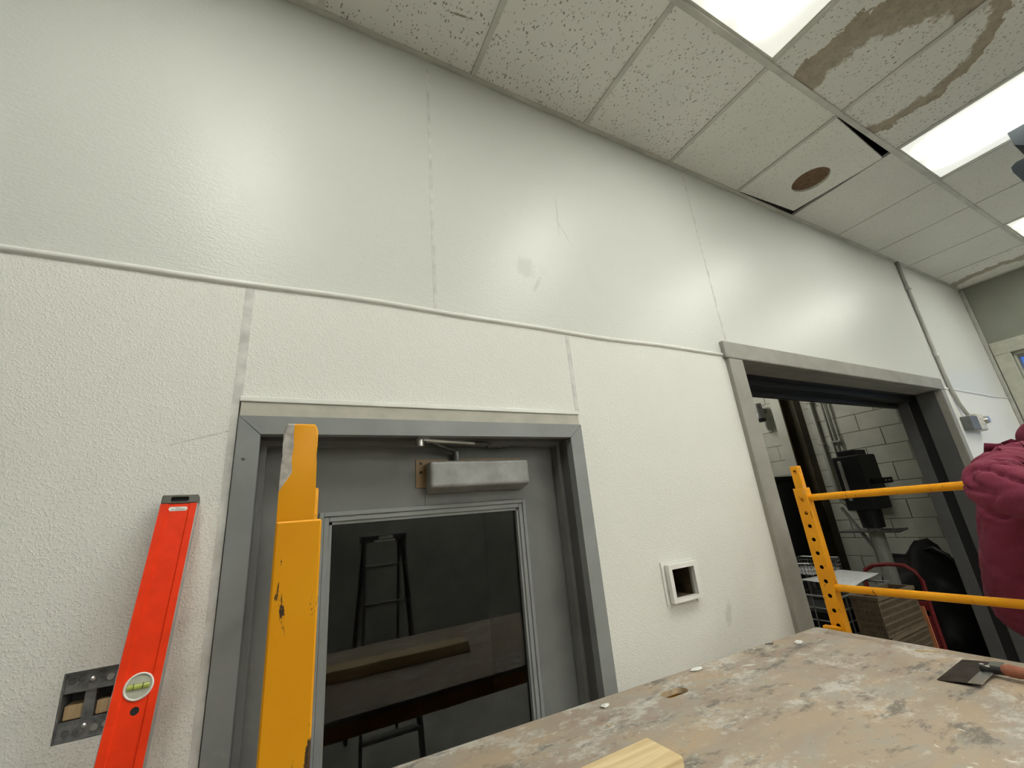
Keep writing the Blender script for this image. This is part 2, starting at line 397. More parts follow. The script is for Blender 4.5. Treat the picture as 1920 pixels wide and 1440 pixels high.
def mesh_of(name, b, mat, smooth=False):
    me = bpy.data.meshes.new(name)
    bmesh.ops.recalc_face_normals(b.bm, faces=b.bm.faces)
    b.bm.to_mesh(me); b.bm.free()
    me.materials.append(mat)
    if smooth:
        for p in me.polygons: p.use_smooth = True
    return me
def put(name, me, parent=None, loc=(0, 0, 0), rot=(0, 0, 0)):
    o = bpy.data.objects.new(name, me); COL.objects.link(o)
    o.location = loc; o.rotation_euler = rot
    if parent is not None: o.parent = parent
    return o
def obj(name, b, mat, parent=None, smooth=False, loc=(0, 0, 0), rot=(0, 0, 0), label=None):
    o = put(name, mesh_of(name, b, M[mat] if isinstance(mat, str) else mat, smooth), parent, loc, rot)
    if smooth == 'auto': pass
    if label: o['label'] = label
    return o
def autosmooth(o, deg=40):
    me = o.data
    bm = bmesh.new(); bm.from_mesh(me)
    for f in bm.faces: f.smooth = True
    for e in bm.edges:
        e.smooth = not (len(e.link_faces) == 2 and e.calc_face_angle(0) > math.radians(deg))
    bm.to_mesh(me); bm.free(); return o
def empty(name, loc=(0, 0, 0)):
    o = bpy.data.objects.new(name, None); COL.objects.link(o); o.location = loc
    o.empty_display_size = 0.1; return o
def kids(root):
    """children were modelled in world coordinates: keep them there"""
    bpy.context.view_layer.update()
    for c in root.children: c.matrix_parent_inverse = root.matrix_world.inverted()
    return root
def tag(o, label, cat, group=None):
    o['label'] = label; o['category'] = cat
    if group: o['group'] = group
    return o
def struct(o, label=None, cat=None):
    o['kind'] = 'structure'
    if label: o['label'] = label
    if cat: o['category'] = cat
    return o
def cut(o, cutter_bm):
    me = bpy.data.meshes.new('cutter'); bmesh.ops.recalc_face_normals(cutter_bm.bm, faces=cutter_bm.bm.faces)
    cutter_bm.bm.to_mesh(me); cutter_bm.bm.free()
    c = bpy.data.objects.new('cutter', me); COL.objects.link(c)
    par = o.parent; o.parent = None          # parts are modelled in world space
    md = o.modifiers.new('cut', 'BOOLEAN'); md.object = c; md.operation = 'DIFFERENCE'; md.solver = 'EXACT'
    dg = bpy.context.evaluated_depsgraph_get()
    new = bpy.data.meshes.new_from_object(o.evaluated_get(dg))
    o.modifiers.clear(); o.data = new
    bpy.data.objects.remove(c); bpy.data.meshes.remove(me)
    o.parent = par
    return o

# ------------------------------------------------------------------ room shell
WY = 1.22                 # face of the front wall
XL, XR, YB, ZC = -3.05, 6.10, -5.49, 3.664
D1 = (-0.115, 0.940, 0.0, 2.105)
D2 = (1.93, 4.50, 0.0, 2.53)
OUT = (-0.345, -0.262, 1.480, 1.594)
NICHE = (1.238, 1.362, 1.475, 1.582)
struct(obj('floor', B().box(XL, 7.0, YB, 6.2, -0.1, 0.0), 'floor'), 'grey concrete floor of the workshop', 'floor')
wf = struct(obj('wall_front', B().cells(XL, XR, 0, 4.0, WY + 0.007, 1.46, [D1, D2, OUT, NICHE]), 'plaster'),
            'long white panelled wall with two grey framed doorways', 'wall')
BAT = 2.480
ups = [(XL, -1.13), (-1.13, 0.408), (0.408, 1.945), (1.945, 4.64), (4.64, XR)]
for a, b in ups:
    obj('wall_panel', B().cells(a, b, BAT, ZC, WY, WY + 0.007, [D2]), 'frp_up', wf)
lows = [(XL, -1.34, 0, BAT), (-1.34, -0.121, 0, BAT), (-0.121, 0.941, 2.15, BAT), (0.941, 1.90, 0, BAT), (4.50, XR, 0, BAT)]
for a, b, z0, z1 in lows:
    obj('wall_panel', B().cells(a, b, z0, z1, WY, WY + 0.007, [OUT, NICHE, D2]), 'frp_low', wf)
# seams (flat filler strips) and horizontal batten
for x, z0, z1, wd in ((0.409, BAT, ZC - 0.02, 0.012), (1.945, 2.555, ZC - 0.02, 0.012), (-0.121, 2.155, BAT, 0.022), (0.941, 2.155, BAT, 0.017), (-0.124, 0, 2.155, 0.016)):
    obj('seam_strip', B().box(x - wd / 2, x + wd / 2, WY - 0.0012, WY + 0.003, z0, z1), 'seam', wf)
def batten(x0, x1):
    b = B(); n = max(2, int((x1 - x0) / 0.12)); prof = [(0, -0.0095), (-0.007, -0.007), (-0.010, 0), (-0.007, 0.007), (0, 0.0095)]
    rows = []
    for i in range(n + 1):
        x = x0 + (x1 - x0) * i / n
        dz = 0.004 * math.sin(x * 4.1 + 0.6) + 0.002 * math.sin(x * 9.7)
        rows.append([b.bm.verts.new((x, WY + 0.001 + p, BAT + dz + q)) for p, q in prof])
    for r0, r1 in zip(rows, rows[1:]):
        for k in range(len(prof) - 1): b.bm.faces.new((r0[k], r0[k + 1], r1[k + 1], r1[k]))
    b.bm.faces.new(rows[0]); b.bm.faces.new(rows[-1])
    return b
t = struct(obj('trim_1', batten(XL, 1.897), 'batten', smooth=True), 'thin white half-round batten running level across the panelled wall', 'trim')
t = struct(obj('trim_2', batten(4.525, XR), 'batten', smooth=True), 'short white batten between doorway and far wall corner', 'trim')

# right-hand (window) wall, seen past the corner and through the big doorway
WIN = (-0.05, 1.075, 1.25, 2.90)
b = B()
b.cells(YB, WY, 0, 4.0, XR, XR + 0.25, [WIN])
b.xf(Matrix(((0, 1, 0, 0), (1, 0, 0, 0), (0, 0, 1, 0), (0, 0, 0, 1))))
wr = struct(obj('wall_right', b, 'plaster'), 'grey painted end wall with a window near the corner', 'wall')
struct(obj('wall_left', B().box(XL - 0.2, XL, YB, 1.46, 0, 4.0), 'plaster'), 'plain side wall out of view to the left', 'wall')
struct(obj('wall_back', B().box(XL, XR, YB - 0.2, YB, 0, 4.0), 'darkwall'), 'dark wall behind the photographer', 'wall')
# corner bead
struct(obj('trim_3', B().box(XR - 0.03, XR, WY - 0.03, WY, 0, ZC - 0.02, 0.006), 'conduit'), 'narrow vertical corner strip where the two walls meet', 'trim')

# ---- window
wn = struct(empty('window_1', (XR, 0.5, 1.25)), 'white framed window in the end wall showing blue sky', 'window')
y0, y1, z0, z1 = WIN
fr = B()
for (a, c, e, f) in ((y0 - 0.11, y1 + 0.11, z1, z1 + 0.13), (y0 - 0.11, y1 + 0.11, z0 - 0.11, z0), (y0 - 0.11, y0, z0, z1), (y1, y1 + 0.11, z0, z1)):
    fr.box(XR - 0.03, XR + 0.002, a, c, e, f, 0.006)
obj('window_casing', fr, 'winframe', wn)
sa = B()
for (a, c, e, f) in ((y0, y1, z1 - 0.03, z1), (y0, y1, z0, z0 + 0.03), (y0, y0 + 0.02, z0 + 0.03, z1 - 0.03), (y1 - 0.02, y1, z0 + 0.03, z1 - 0.03)):
    sa.box(XR + 0.02, XR + 0.05, a, c, e, f, 0.004)
obj('window_sash', sa, 'winframe', wn)
obj('window_head_rail', B().box(XR + 0.02, XR + 0.05, y0 + 0.021, y1 - 0.021, z1 - 0.06, z1 - 0.031, 0.003), 'alu_dark', wn)
obj('window_pane', B().box(XR + 0.032, XR + 0.038, y0 + 0.02, y1 - 0.02, z0 + 0.03, z1 - 0.03), 'winglass', wn)
kids(wn)

# ------------------------------------------------------------------ ceiling
ce = struct(obj('ceiling', B().box(XL, 6.35, YB, 6.2, 3.98, 4.1), 'plenum'), 'suspended ceiling of stained mineral tiles in a metal grid', 'ceiling')
P = 0.61
LIGHT_COLS = [-1, 2, 5, 8]      # index of the tile column (X = i*P .. (i+1)*P)
rows = [(P, WY)] + [(P - 2 * P * (k + 1), P - 2 * P * k) for k in range(5)]
tile_me = {}
def tile_mesh(dx, dy, mat):
    k = (round(dx, 3), round(dy, 3), mat)
    if k not in tile_me:
        tile_me[k] = mesh_of('ceiling_tile', B().box(-dx / 2, dx / 2, -dy / 2, dy / 2, 0, 0.016), M[mat])
    return tile_me[k]
i0, i1 = int(round(XL / P)), int(round(XR / P))
LIGHT_ROWS = {1, 3, 5}  # the rows behind the first are unseen, added as fill light
HOLE = (4, 0)
for r, (ya, yb) in enumerate(rows):
    for i in range(i0, i1):
        if r in LIGHT_ROWS and i in LIGHT_COLS and (r == 1 or i > 0): continue
        mat = 'tile'
        lab = None
        if r == 0 and i >= 3: mat = 'tile_new'
        if r == 0 and i >= 5: mat = 'tile_far'
        if r >= 1 and i >= 6: mat = 'tile_far'
        if (i, r) == (3, 1): mat, lab = 'tile_stain_a', 'ceiling tile with a brown curved water stain beside the light'
        if (i, r) == (4, 1): mat, lab = 'tile_stain_b', 'ceiling tile with brown water marks along its edge'
        if r == 0 and i == 9: mat, lab = 'tile_stain_c', 'corner ceiling tile with a faint brown stain'
        if r == 0 and i == 0: mat, lab = 'tile_streak', 'ceiling tile with a brown streak'
        if (i, r) == HOLE:
            tl = B().prism([(2.449, 0.630), (3.046, 0.664), (3.004, 1.166), (2.449, 1.194)], 'z', ZC - 0.003, ZC + 0.013)
            o = obj('ceiling_tile', tl, 'tile_new', ce, label='loose ceiling tile with a round brown hole cut in it')
            ct = B(); ct.cyl((2.803, 0.947, ZC - 0.05), (2.803, 0.947, ZC + 0.05), 0.104, n=40)
            cut(o, ct)
            dk = B().lathe([(0.125, 0.0), (0.125, 0.012), (0.0005, 0.014)], (2.803, 0.947, ZC + 0.0135), 32)
            obj('hole_backing', dk, 'insul', o)
            continue
        cx, cy = (i + 0.5) * P, (ya + yb) / 2
        o = put('ceiling_tile', tile_mesh(P - 0.004, yb - ya - 0.004, mat), ce, (cx, cy, ZC))
        if lab: o['label'] = lab
# grid: wall angle, main runners along X, cross tees along Y
def tee(b, x0, x1, y0, y1): return b.box(x0, x1, y0, y1, ZC - 0.006, ZC - 0.001, 0.0012, 1)
obj('wall_angle', tee(B(), XL, XR, WY - 0.024, WY), 'tee', ce)
obj('wall_angle', tee(B(), XR - 0.024, XR, YB, WY - 0.024), 'tee', ce)
for r, (ya, yb) in enumerate(rows[:-1]):
    obj('main_runner', tee(B(), XL, XR - 0.024, ya - 0.013, ya + 0.013), 'tee', ce)
for r, (ya, yb) in enumerate(rows):
    me = mesh_of('cross_tee', tee(B(), -0.012, 0.012, ya + (0.013 if r < len(rows) - 1 else 0), yb - (0.024 if r == 0 else 0.013)), M['tee'])
    thin = mesh_of('cross_tee', B().box(-0.004, 0.004, ya + 0.013, yb - (0.024 if r == 0 else 0.013), ZC - 0.0035, ZC - 0.001), M['tee'])
    for i in range(i0 + 1, i1):
        near_light = r in LIGHT_ROWS and (i in LIGHT_COLS or i - 1 in LIGHT_COLS)
        put('cross_tee', me if (i <= 4 or near_light) else thin, ce, (i * P, 0, 0))

# ---- fluorescent troffers
lens_me, lens2_me = [mesh_of('diffuser', B().box(-0.285, 0.285, -0.585, 0.585, 0, 0.004), M[q]) for q in ('lens', 'lens_fill')]
fb = B()
for a in ((-0.302, -0.285, -0.602, 0.602), (0.285, 0.302, -0.602, 0.602), (-0.285, 0.285, -0.602, -0.585), (-0.285, 0.285, 0.585, 0.602)):
    fb.box(*a, -0.002, 0.03)
frame_me = mesh_of('lamp_frame', fb, M['tee'])
hous_me = mesh_of('housing', B().box(-0.30, 0.30, -0.60, 0.60, 0.031, 0.12, 0.01), M['alu_dark'])
LBL = {(2, 5): 'leftmost unseen ceiling light added as fill along the back wall', (5, 5): 'middle unseen ceiling light added as fill along the back wall', (8, 5): 'rightmost unseen ceiling light added as fill along the back wall', (2, 3): 'leftmost unseen ceiling light added as fill behind the photographer', (5, 3): 'middle unseen ceiling light added as fill behind the photographer', (8, 3): 'rightmost unseen ceiling light added as fill behind the photographer', (-1, 1): 'fluorescent ceiling light over the level and first doorway',
       (2, 1): 'fluorescent ceiling light left of the brown stained tiles', (5, 1): 'fluorescent ceiling light right of the brown stained tiles',
       (8, 1): 'farthest fluorescent ceiling light near the end wall window'}
for r in sorted(LIGHT_ROWS):
    for i in LIGHT_COLS:
        if r > 1 and i < 0: continue
        ya, yb = rows[r]
        t = empty('ceiling_light', ((i + 0.5) * P, (ya + yb) / 2, ZC + 0.001))
        for nm, me in (('diffuser', lens_me if r == 1 else lens2_me), ('lamp_frame', frame_me), ('housing', hous_me)): put(nm, me, t)
        tag(t, LBL[(i, r)], 'ceiling light', 'ceiling lights')

# ------------------------------------------------------------------ door 1
d = struct(empty('door_1', (0.41, 1.3, 0)), 'dark grey steel door with large glass pane and closer', 'door')
FA = WY - 0.012
xa, xb, zt = -0.113, 0.940, 2.103
ia, ib, iz = -0.063, 0.888, 2.055
# mitred casing faces, with a hairline at the mitres
g_ = 0.0012
obj('door_casing', B().prism([(xa, 0), (ia, 0), (ia, iz - g_), (xa, zt - g_)], 'y', FA, 1.24), 'frame_grey', d)
obj('door_casing', B().prism([(ib, 0), (xb, 0), (xb, zt - g_), (ib, iz - g_)], 'y', FA, 1.24), 'frame_grey', d)
obj('door_casing', B().prism([(ia, iz + g_), (ib, iz + g_), (xb, zt), (xa, zt)], 'y', FA, 1.24), 'frame_grey', d)
jb = B()
jb.box(xa, ia, 1.24, 1.42, 0, iz); jb.box(ib, xb, 1.24, 1.42, 0, iz)
obj('door_jamb', jb, 'jamb_dark', d)
obj('door_jamb', B().box(xa, xb, 1.24, 1.42, iz, zt), 'jamb_dark', d)
sb = B()
sb.box(ia, ia + 0.014, 1.285, 1.322, 0, iz); sb.box(ib - 0.014, ib, 1.285, 1.322, 0, iz)
sb.box(ia + 0.014, ib - 0.014, 1.285, 1.322, iz - 0.014, iz)
obj('door_stop', sb, 'door_grey', d)
for z in (1.995, 1.05): obj('screw', B().lathe([(0.004, 0), (0.0042, -0.001), (0.0025, -0.0016)], (-0.094, FA, z), 12, 'y'), 'alu_dark', d)
obj('head_board', B().box(-0.112, 0.937, WY - 0.006, 1.235, zt + 0.001, 2.140), 'pale_wood', d)
obj('panel_edge_trim', B().box(-0.116, 0.941, WY - 0.010, WY + 0.006, 2.141, 2.155, 0.002), 'batten', d)
LY = 1.325                       # door leaf face
WX0, WX1, WZ0, WZ1 = 0.103, 0.725, 0.95, 1.846
leaf = obj('door_leaf', B().cells(ia + 0.004, ib - 0.004, 0.01, iz - 0.004, LY, LY + 0.045, [(WX0, WX1, WZ0, WZ1)]), 'door_grey', d)
mo = B()
for dpt, o0, wd in ((0.010, 0.014, 0.012), (0.006, 0.002, 0.014)):
    X0, X1, Z0, Z1 = WX0 - o0, WX1 + o0, WZ0 - o0, WZ1 + o0
    for bx in ((X0, X0 + wd, Z0, Z1), (X1 - wd, X1, Z0, Z1), (X0 + wd, X1 - wd, Z1 - wd, Z1), (X0 + wd, X1 - wd, Z0, Z0 + wd)):
        mo.box(bx[0], bx[1], LY - dpt, LY + 0.004, bx[2], bx[3], 0.0015, 1)
for bx in ((WX0 + 0.0125, WX0 + 0.020, WZ0, WZ1), (WX1 - 0.020, WX1 - 0.0125, WZ0, WZ1), (WX0, WX1, WZ1 - 0.020, WZ1 - 0.0125), (WX0, WX1, WZ0 + 0.0125, WZ0 + 0.020)):
    mo.box(bx[0], bx[1], LY - 0.001, LY + 0.014, bx[2], bx[3])
obj('glazing_bead', mo, 'frame_grey', leaf)
obj('glass_pane', B().box(WX0 + 0.008, WX1 - 0.008, LY + 0.012, LY + 0.018, WZ0 + 0.008, WZ1 - 0.008), 'glass', leaf)
obj('door_handle', B().tube([(0.83, LY, 1.02), (0.83, LY - 0.05, 1.02), (0.72, LY - 0.055, 1.02)], 0.010).lathe([(0.03, 0), (0.03, -0.008), (0.02, -0.012)], (0.83, LY, 1.02), 20, 'y'), 'alu', leaf)
# closer
pl = B(); pl.box(0.360, 0.395, LY - 0.004, LY, 1.915, 2.003); pl.box(0.395, 0.735, LY - 0.004, LY, 1.985, 2.003)
cl = obj('door_closer', pl, 'tan_plate', d, label='tan mounting plate of the door closer')
for z in (1.990, 1.962):
    obj('screw_hole', B().lathe([(0.0045, 0), (0.004, -0.0008)], (0.376, LY - 0.004, z), 14, 'y'), 'black', cl)
cv = B().box(0.389, 0.737, 1.262, LY - 0.004, 1.895, 1.990, 0.010, 3)
for v in cv.bm.verts:                      # lower front edge chamfered as in the photo
    if v.co.z < 1.93 and v.co.y < 1.285: v.co.z += 0.012
obj('closer_cover', cv, 'closer', cl)
obj('backing_plate', B().box(0.389, 0.735, LY - 0.002, LY, 1.862, 1.900), 'door_grey', cl)
obj('closer_spindle', B().cyl((0.488, 1.30, 1.988), (0.488, 1.30, 2.022), 0.013, 0.011, 18), 'alu_dark', cl)
arm = B(); arm.box(0, 0.165, -0.009, 0.009, -0.003, 0.003, 0.002)
arm.xf(Matrix.Translation((0.488, 1.30, 2.022)) @ Vector((-0.128, -0.055, 0.030)).to_track_quat('X', 'Z').to_matrix().to_4x4())
obj('lower_arm', arm, 'alu_dark', cl)
k0, k1 = Vector((0.352, 1.243, 2.052)), Vector((0.640, 1.295, 2.046))
e_ = (k1 - k0).normalized()
obj('forearm', B().cyl(k0 + e_ * 0.02, k0 + e_ * 0.195, 0.0085, 0.0075, 14), 'alu_bright', cl)
obj('forearm_rod', B().cyl(k0 + e_ * 0.195, k1, 0.0055, 0.0055, 12), 'alu_dark', cl)
obj('elbow_joint', B().cyl(k0 + Vector((0, 0, -0.022)), k0 + Vector((0, 0, 0.016)), 0.013, 0.012, 18).box(k0.x - 0.004, k0.x + 0.03, k0.y - 0.006, k0.y + 0.006, k0.z - 0.006, k0.z + 0.008, 0.002), 'alu_bright', cl)
obj('arm_shoe', B().box(0.60, 0.685, 1.287, 1.312, iz - 0.014 - 0.005, iz - 0.0142).cyl((0.643, 1.296, 2.034), (0.643, 1.296, 2.052), 0.011, 0.011, 16), 'alu_dark', cl)
kids(d)
for c in d.children: pass

# dark hallway behind door 1
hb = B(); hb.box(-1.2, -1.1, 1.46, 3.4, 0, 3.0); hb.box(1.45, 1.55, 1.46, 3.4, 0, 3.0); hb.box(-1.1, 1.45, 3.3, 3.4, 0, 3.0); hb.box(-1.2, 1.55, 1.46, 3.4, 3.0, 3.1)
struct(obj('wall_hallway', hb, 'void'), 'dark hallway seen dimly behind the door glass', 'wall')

# ------------------------------------------------------------------ doorway 2 (wide opening)
d2 = struct(empty('door_2', (3.2, 1.3, 0)), 'wide open doorway with sanded grey steel frame', 'doorway')
F2 = WY - 0.022
xo, xi, xi2, xo2, zi, zo = 1.895, 2.005, 4.445, 4.515, 2.462, 2.553
obj('doorway_casing', B().box(xo, xi, F2, 1.25, 0, zi - 0.002, 0.005), 'frame_pale', d2)
obj('doorway_casing', B().box(xi2, xo2, F2, 1.25, 0, zi - 0.002, 0.005), 'frame_pale', d2)
obj('doorway_casing', B().box(xo - 0.014, xo2 + 0.004, F2, 1.25, zi, zo, 0.006), 'frame_pale', d2)
obj('doorway_jamb', B().box(xo + 0.03, xi, 1.25, 1.36, 0, zi), 'jamb_dark', d2)
obj('doorway_jamb', B().box(xi2, xo2 - 0.01, 1.25, 1.36, 0, zi), 'jamb_dark', d2)
obj('doorway_head', B().box(xo + 0.03, xo2 - 0.01, 1.25, 1.36, zi, zo - 0.025), 'frame_pale', d2)
obj('doorway_seal', B().box(xi2 + 0.012, xo2 - 0.01, 1.36, 1.425, 0, zi), 'black', d2)
obj('doorway_seal', B().box(xi2 - 0.004, xo2 - 0.01, 1.425, 1.50, 0, zi - 0.01), 'jamb_dark', d2)
obj('doorway_seal', B().box(xo + 0.03, xi - 0.012, 1.36, 1.50, 0, zi), 'black', d2)
tr = B(); tr.box(xo, xo2, 1.36, 1.40, zi - 0.012, zo); tr.box(xo, xo2, 1.40, 1.52, zi - 0.045, zo + 0.06); tr.box(xo, xo2, 1.49, 1.52, zi - 0.075, zi)
obj('doorway_track', tr, 'black_metal', d2)
kids(d2)

# ------------------------------------------------------------------ storeroom behind doorway 2
sr = struct(obj('wall_storeroom', B().box(XR + 0.012, XR + 0.25, 1.46, 6.2, 0, 4.0), 'mortar'), 'white painted concrete block wall of the storeroom', 'wall')
bl = mesh_of('block', B().box(0.004, 0.014, -0.1995, 0.1995, -0.0985, 0.0985, 0.003, 1), M['cmu'])
half = mesh_of('block', B().box(0.004, 0.014, -0.0980, 0.0980, -0.0985, 0.0985, 0.003, 1), M['cmu'])
for k in range(18):
    z = 0.102 + k * 0.2033
    n0 = 1.665 if k % 2 else 1.868
    if not k % 2: put('block', half, sr, (XR, 1.56, z))
    y = n0 + (0.0 if not k % 2 else 0.0)
    while y < 5.0:
        put('block', bl, sr, (XR + random.uniform(-0.0015, 0.0015), y, z)); y += 0.4064
o = struct(obj('wall_storeroom_end', B().box(1.55, 6.35, 6.1, 6.2, 0, 4.0), 'plaster'), 'far end wall of the storeroom', 'wall')
o = struct(obj('wall_storeroom_left', B().box(1.55, 1.60, 1.46, 6.2, 0, 4.0), 'plaster'), 'left wall of the storeroom', 'wall')
o = struct(obj('trim_4', B().box(5.88, XR + 0.012, 3.17, 3.31, 0, 3.9, 0.006), 'cmu'), 'flat white pilaster on the storeroom wall', 'pilaster')
# rusty steel column (H section)
cb = B(); cb.box(5.28, 5.42, 2.70, 2.712, 0, 3.9); cb.box(5.28, 5.42, 2.848, 2.86, 0, 3.9); cb.box(5.345, 5.355, 2.712, 2.848, 0, 3.9)
tag(obj('steel_column', cb, 'column'), 'rust brown steel column standing in the storeroom', 'column')
# storeroom ceiling lamp
t = empty('storeroom_light', (4.6, 3.9, 3.90))
ob = obj('lamp_tube', B().cyl((-0.6, 0, -0.05), (0.6, 0, -0.05), 0.019, n=14), 'white', t)
gl = N('storeroom tube'); gl.b.inputs['Emission Color'].default_value = (1, 0.98, 0.86, 1); gl.b.inputs['Emission Strength'].default_value = 150.0
ob.data.materials[0] = gl.m
obj('lamp_body', B().box(-0.65, 0.65, -0.06, 0.06, -0.02, 0.06, 0.01), 'white', t)
tag(t, 'bare tube light on the storeroom ceiling, out of view', 'light')
# conduits on the block wall
for k, (yy, z0_, z1_, rad, lab) in enumerate(((2.915, 1.75, 3.9, 0.020, 'thicker conduit beside the rusty column on the block wall'), (2.78, 2.05, 3.9, 0.013, 'middle thin conduit on the block wall'), (2.73, 2.12, 3.9, 0.010, 'thin conduit nearest the doorway edge on the block wall'))):
    pts = [(XR - 0.03, yy, z1_), (XR - 0.03, yy, z0_)]
    if k == 0: pts += [(XR - 0.03, yy - 0.02, z0_ - 0.10), (XR - 0.03, yy - 0.10, z0_ - 0.16), (XR - 0.03, yy - 0.25, z0_ - 0.18)]
    c = obj('wall_conduit', B().tube(pts, rad, 12), 'conduit', smooth=True)
    tag(c, lab, 'conduit', 'storeroom conduits')
    for zz in (2.9, 2.35):
        obj('pipe_strap', B().box(XR - 0.03 - rad - 0.003, XR - 0.005, yy - rad - 0.012, yy + rad + 0.012, zz, zz + 0.02, 0.003), 'conduit', c)
# wall lamp / horn
t = empty('wall_lamp', (6.02, 3.58, 2.95))
obj('lamp_housing', B().cyl((5.96, 3.535, 3.06), (5.96, 3.535, 2.93), 0.055, 0.062, 20).cyl((5.96, 3.535, 2.93), (5.96, 3.535, 2.84), 0.062, 0.075, 20), 'alu_dark', t)
obj('lamp_opening', B().cyl((5.96, 3.535, 2.842), (5.96, 3.535, 2.80), 0.066, 0.060, 20), 'black', t)
obj('wall_bracket', B().box(5.98, 6.095, 3.495, 3.55, 2.93, 2.99, 0.004), 'alu_dark', t)
kids(tag(t, 'small dark lamp fixed high on the storeroom block wall', 'lamp'))
# black cabinet
t = empty('black_cabinet', (5.1, 3.05, 0))
obj('cabinet_body', B().box(4.76, 5.26, 2.92, 3.5, 0.05, 1.94, 0.01), 'black_metal', t)
obj('cabinet_top', B().box(4.74, 5.275, 2.90, 3.52, 1.94, 1.985, 0.006), 'black', t)
obj('cabinet_door', B().box(4.77, 5.25, 2.905, 2.922, 0.1, 1.91, 0.004), 'black_metal', t)
obj('handle', B().box(5.17, 5.19, 2.88, 2.905, 1.0, 1.15, 0.004), 'black', t)
kids(tag(t, 'tall black cabinet in the storeroom beside the left jamb', 'cabinet'))
# drill-press like machine
t = empty('drill_press', (4.85, 2.10, 0))
obj('motor_head', B().box(4.72, 5.02, 1.985, 2.225, 1.59, 2.09, 0.012).box(4.76, 4.98, 2.035, 2.185, 2.08, 2.14, 0.006), 'black_metal', t)
obj('belt_cover', B().box(4.705, 4.722, 2.15, 2.18, 1.68, 2.05, 0.006), 'alu', t)
obj('side_lever', B().box(4.78, 4.80, 1.83, 1.99, 1.81, 1.86, 0.003), 'black_metal', t)
for yy in (1.845, 1.872): obj('lever_bolt', B().cyl((4.778, yy, 1.835), (4.770, yy, 1.835), 0.007, n=10), 'alu', t)
obj('quill', B().cyl((4.85, 2.11, 1.60), (4.85, 2.11, 1.43), 0.095, 0.085, 22), 'black', t)
obj('column', B().cyl((4.85, 2.11, 0.05), (4.85, 2.11, 1.43), 0.058, n=22), 'conduit', t)
obj('table', B().box(4.72, 5.0, 1.95, 2.36, 1.395, 1.41, 0.004).tube([(4.75, 2.0, 1.40), (4.75, 1.90, 1.40), (4.75, 1.83, 1.425)], 0.010, 8), 'alu_dark', t)
obj('brace', B().tube([(4.85, 2.33, 1.62), (4.85, 2.24, 1.42), (4.85, 2.14, 1.20)], 0.016, 8), 'conduit', t)
obj('base', B().box(4.62, 5.08, 1.88, 2.34, 0, 0.06, 0.008), 'black_metal', t)
kids(tag(t, 'black drill press on a pale round column in the storeroom', 'machine'))
# control panel behind the machine
t = empty('switch_box', (6.05, 2.62, 1.9))
obj('box_body', B().box(6.0, 6.09, 2.50, 2.68, 1.60, 1.98, 0.006), 'conduit', t)
obj('box_cover', B().box(5.985, 6.0, 2.515, 2.665, 1.615, 1.965, 0.004), 'greybox', t)
kids(tag(t, 'grey switch box on the block wall behind the drill press', 'switch box'))

def lattice(name, x0, x1, y0, y1, z0, z1, nx, ny, nz, r, mat, parent, bottom=True):
    """one open wire basket: rims, uprights and hoops"""
    b = B()
    for k in range(nz + 1):
        z = z0 + (z1 - z0) * k / nz; rr = r * (1.8 if k == nz else 1)
        for (p, q) in (((x0, y0), (x1, y0)), ((x1, y0), (x1, y1)), ((x1, y1), (x0, y1)), ((x0, y1), (x0, y0))):
            b.cyl((*p, z), (*q, z), rr, n=5)
    for k in range(nx + 1):
        x = x0 + (x1 - x0) * k / nx
        for y in (y0, y1): b.cyl((x, y, z0), (x, y, z1), r, n=5)
        if bottom: b.cyl((x, y0, z0), (x, y1, z0), r, n=5)
    for k in range(1, ny):
        y = y0 + (y1 - y0) * k / ny
        for x in (x0, x1): b.cyl((x, y, z0), (x, y, z1), r, n=5)
        if bottom: b.cyl((x0, y, z0), (x1, y, z0), r, n=5)
    return obj(name, b, mat, parent)
# wire basket on legs with a sheet of paper on top
t = empty('wire_basket', (3.45, 2.0, 0.0))
lattice('basket_wires', 3.24, 3.95, 1.74, 2.24, 0.60, 1.12, 8, 6, 7, 0.0045, 'wire', t)
for x in (3.27, 3.92):
    for y in (1.77, 2.21): obj('basket_leg', B().cyl((x, y, 0.0), (x, y, 0.60), 0.014, n=10), 'wire', t)
obj('basket_liner', B().box(3.30, 3.90, 1.79, 2.19, 0.61, 1.03, 0.05, 3), 'tarp', t)
kids(tag(t, 'dark wire basket holding black plastic under the printed sheet', 'basket'))
pp = B()
nx, ny = 12, 8; grid = []
for i in range(nx + 1):
    row = []
    for j in range(ny + 1):
        u, v = i / nx, j / ny
        p = Vector((3.50, 1.765)).lerp(Vector((4.20, 1.90)), u).lerp(Vector((3.62, 2.19)).lerp(Vector((4.22, 2.20)), u), v)
        z = 1.136 + 0.006 * math.sin(5 * u + 2 * v) + 0.006
        row.append((p.x, p.y, z))
    grid.append(row)
vv = [[[pp.bm.verts.new((x, y, z + dz)) for x, y, z in row] for row in grid] for dz in (0.0, 0.0012)]
for lay in vv:
    for i in range(nx):
        for j in range(ny): pp.bm.faces.new((lay[i][j], lay[i + 1][j], lay[i + 1][j + 1], lay[i][j + 1]))
rim = [(i, 0) for i in range(nx)] + [(nx, j) for j in range(ny)] + [(i, ny) for i in range(nx, 0, -1)] + [(0, j) for j in range(ny, 0, -1)]
for (a, b), (c, e) in zip(rim, rim[1:] + rim[:1]): pp.bm.faces.new((vv[0][a][b], vv[0][c][e], vv[1][c][e], vv[1][a][b]))
tag(obj('printed_sheet', pp, 'paper', smooth=True), 'grey printed sheet of paper lying on the wire basket', 'paper')
t = empty('wire_tray', (4.2, 2.45, 0))
lattice('tray_wires', 3.96, 4.42, 2.27, 2.60, 1.13, 1.215, 14, 12, 3, 0.003, 'alu_dark', t)
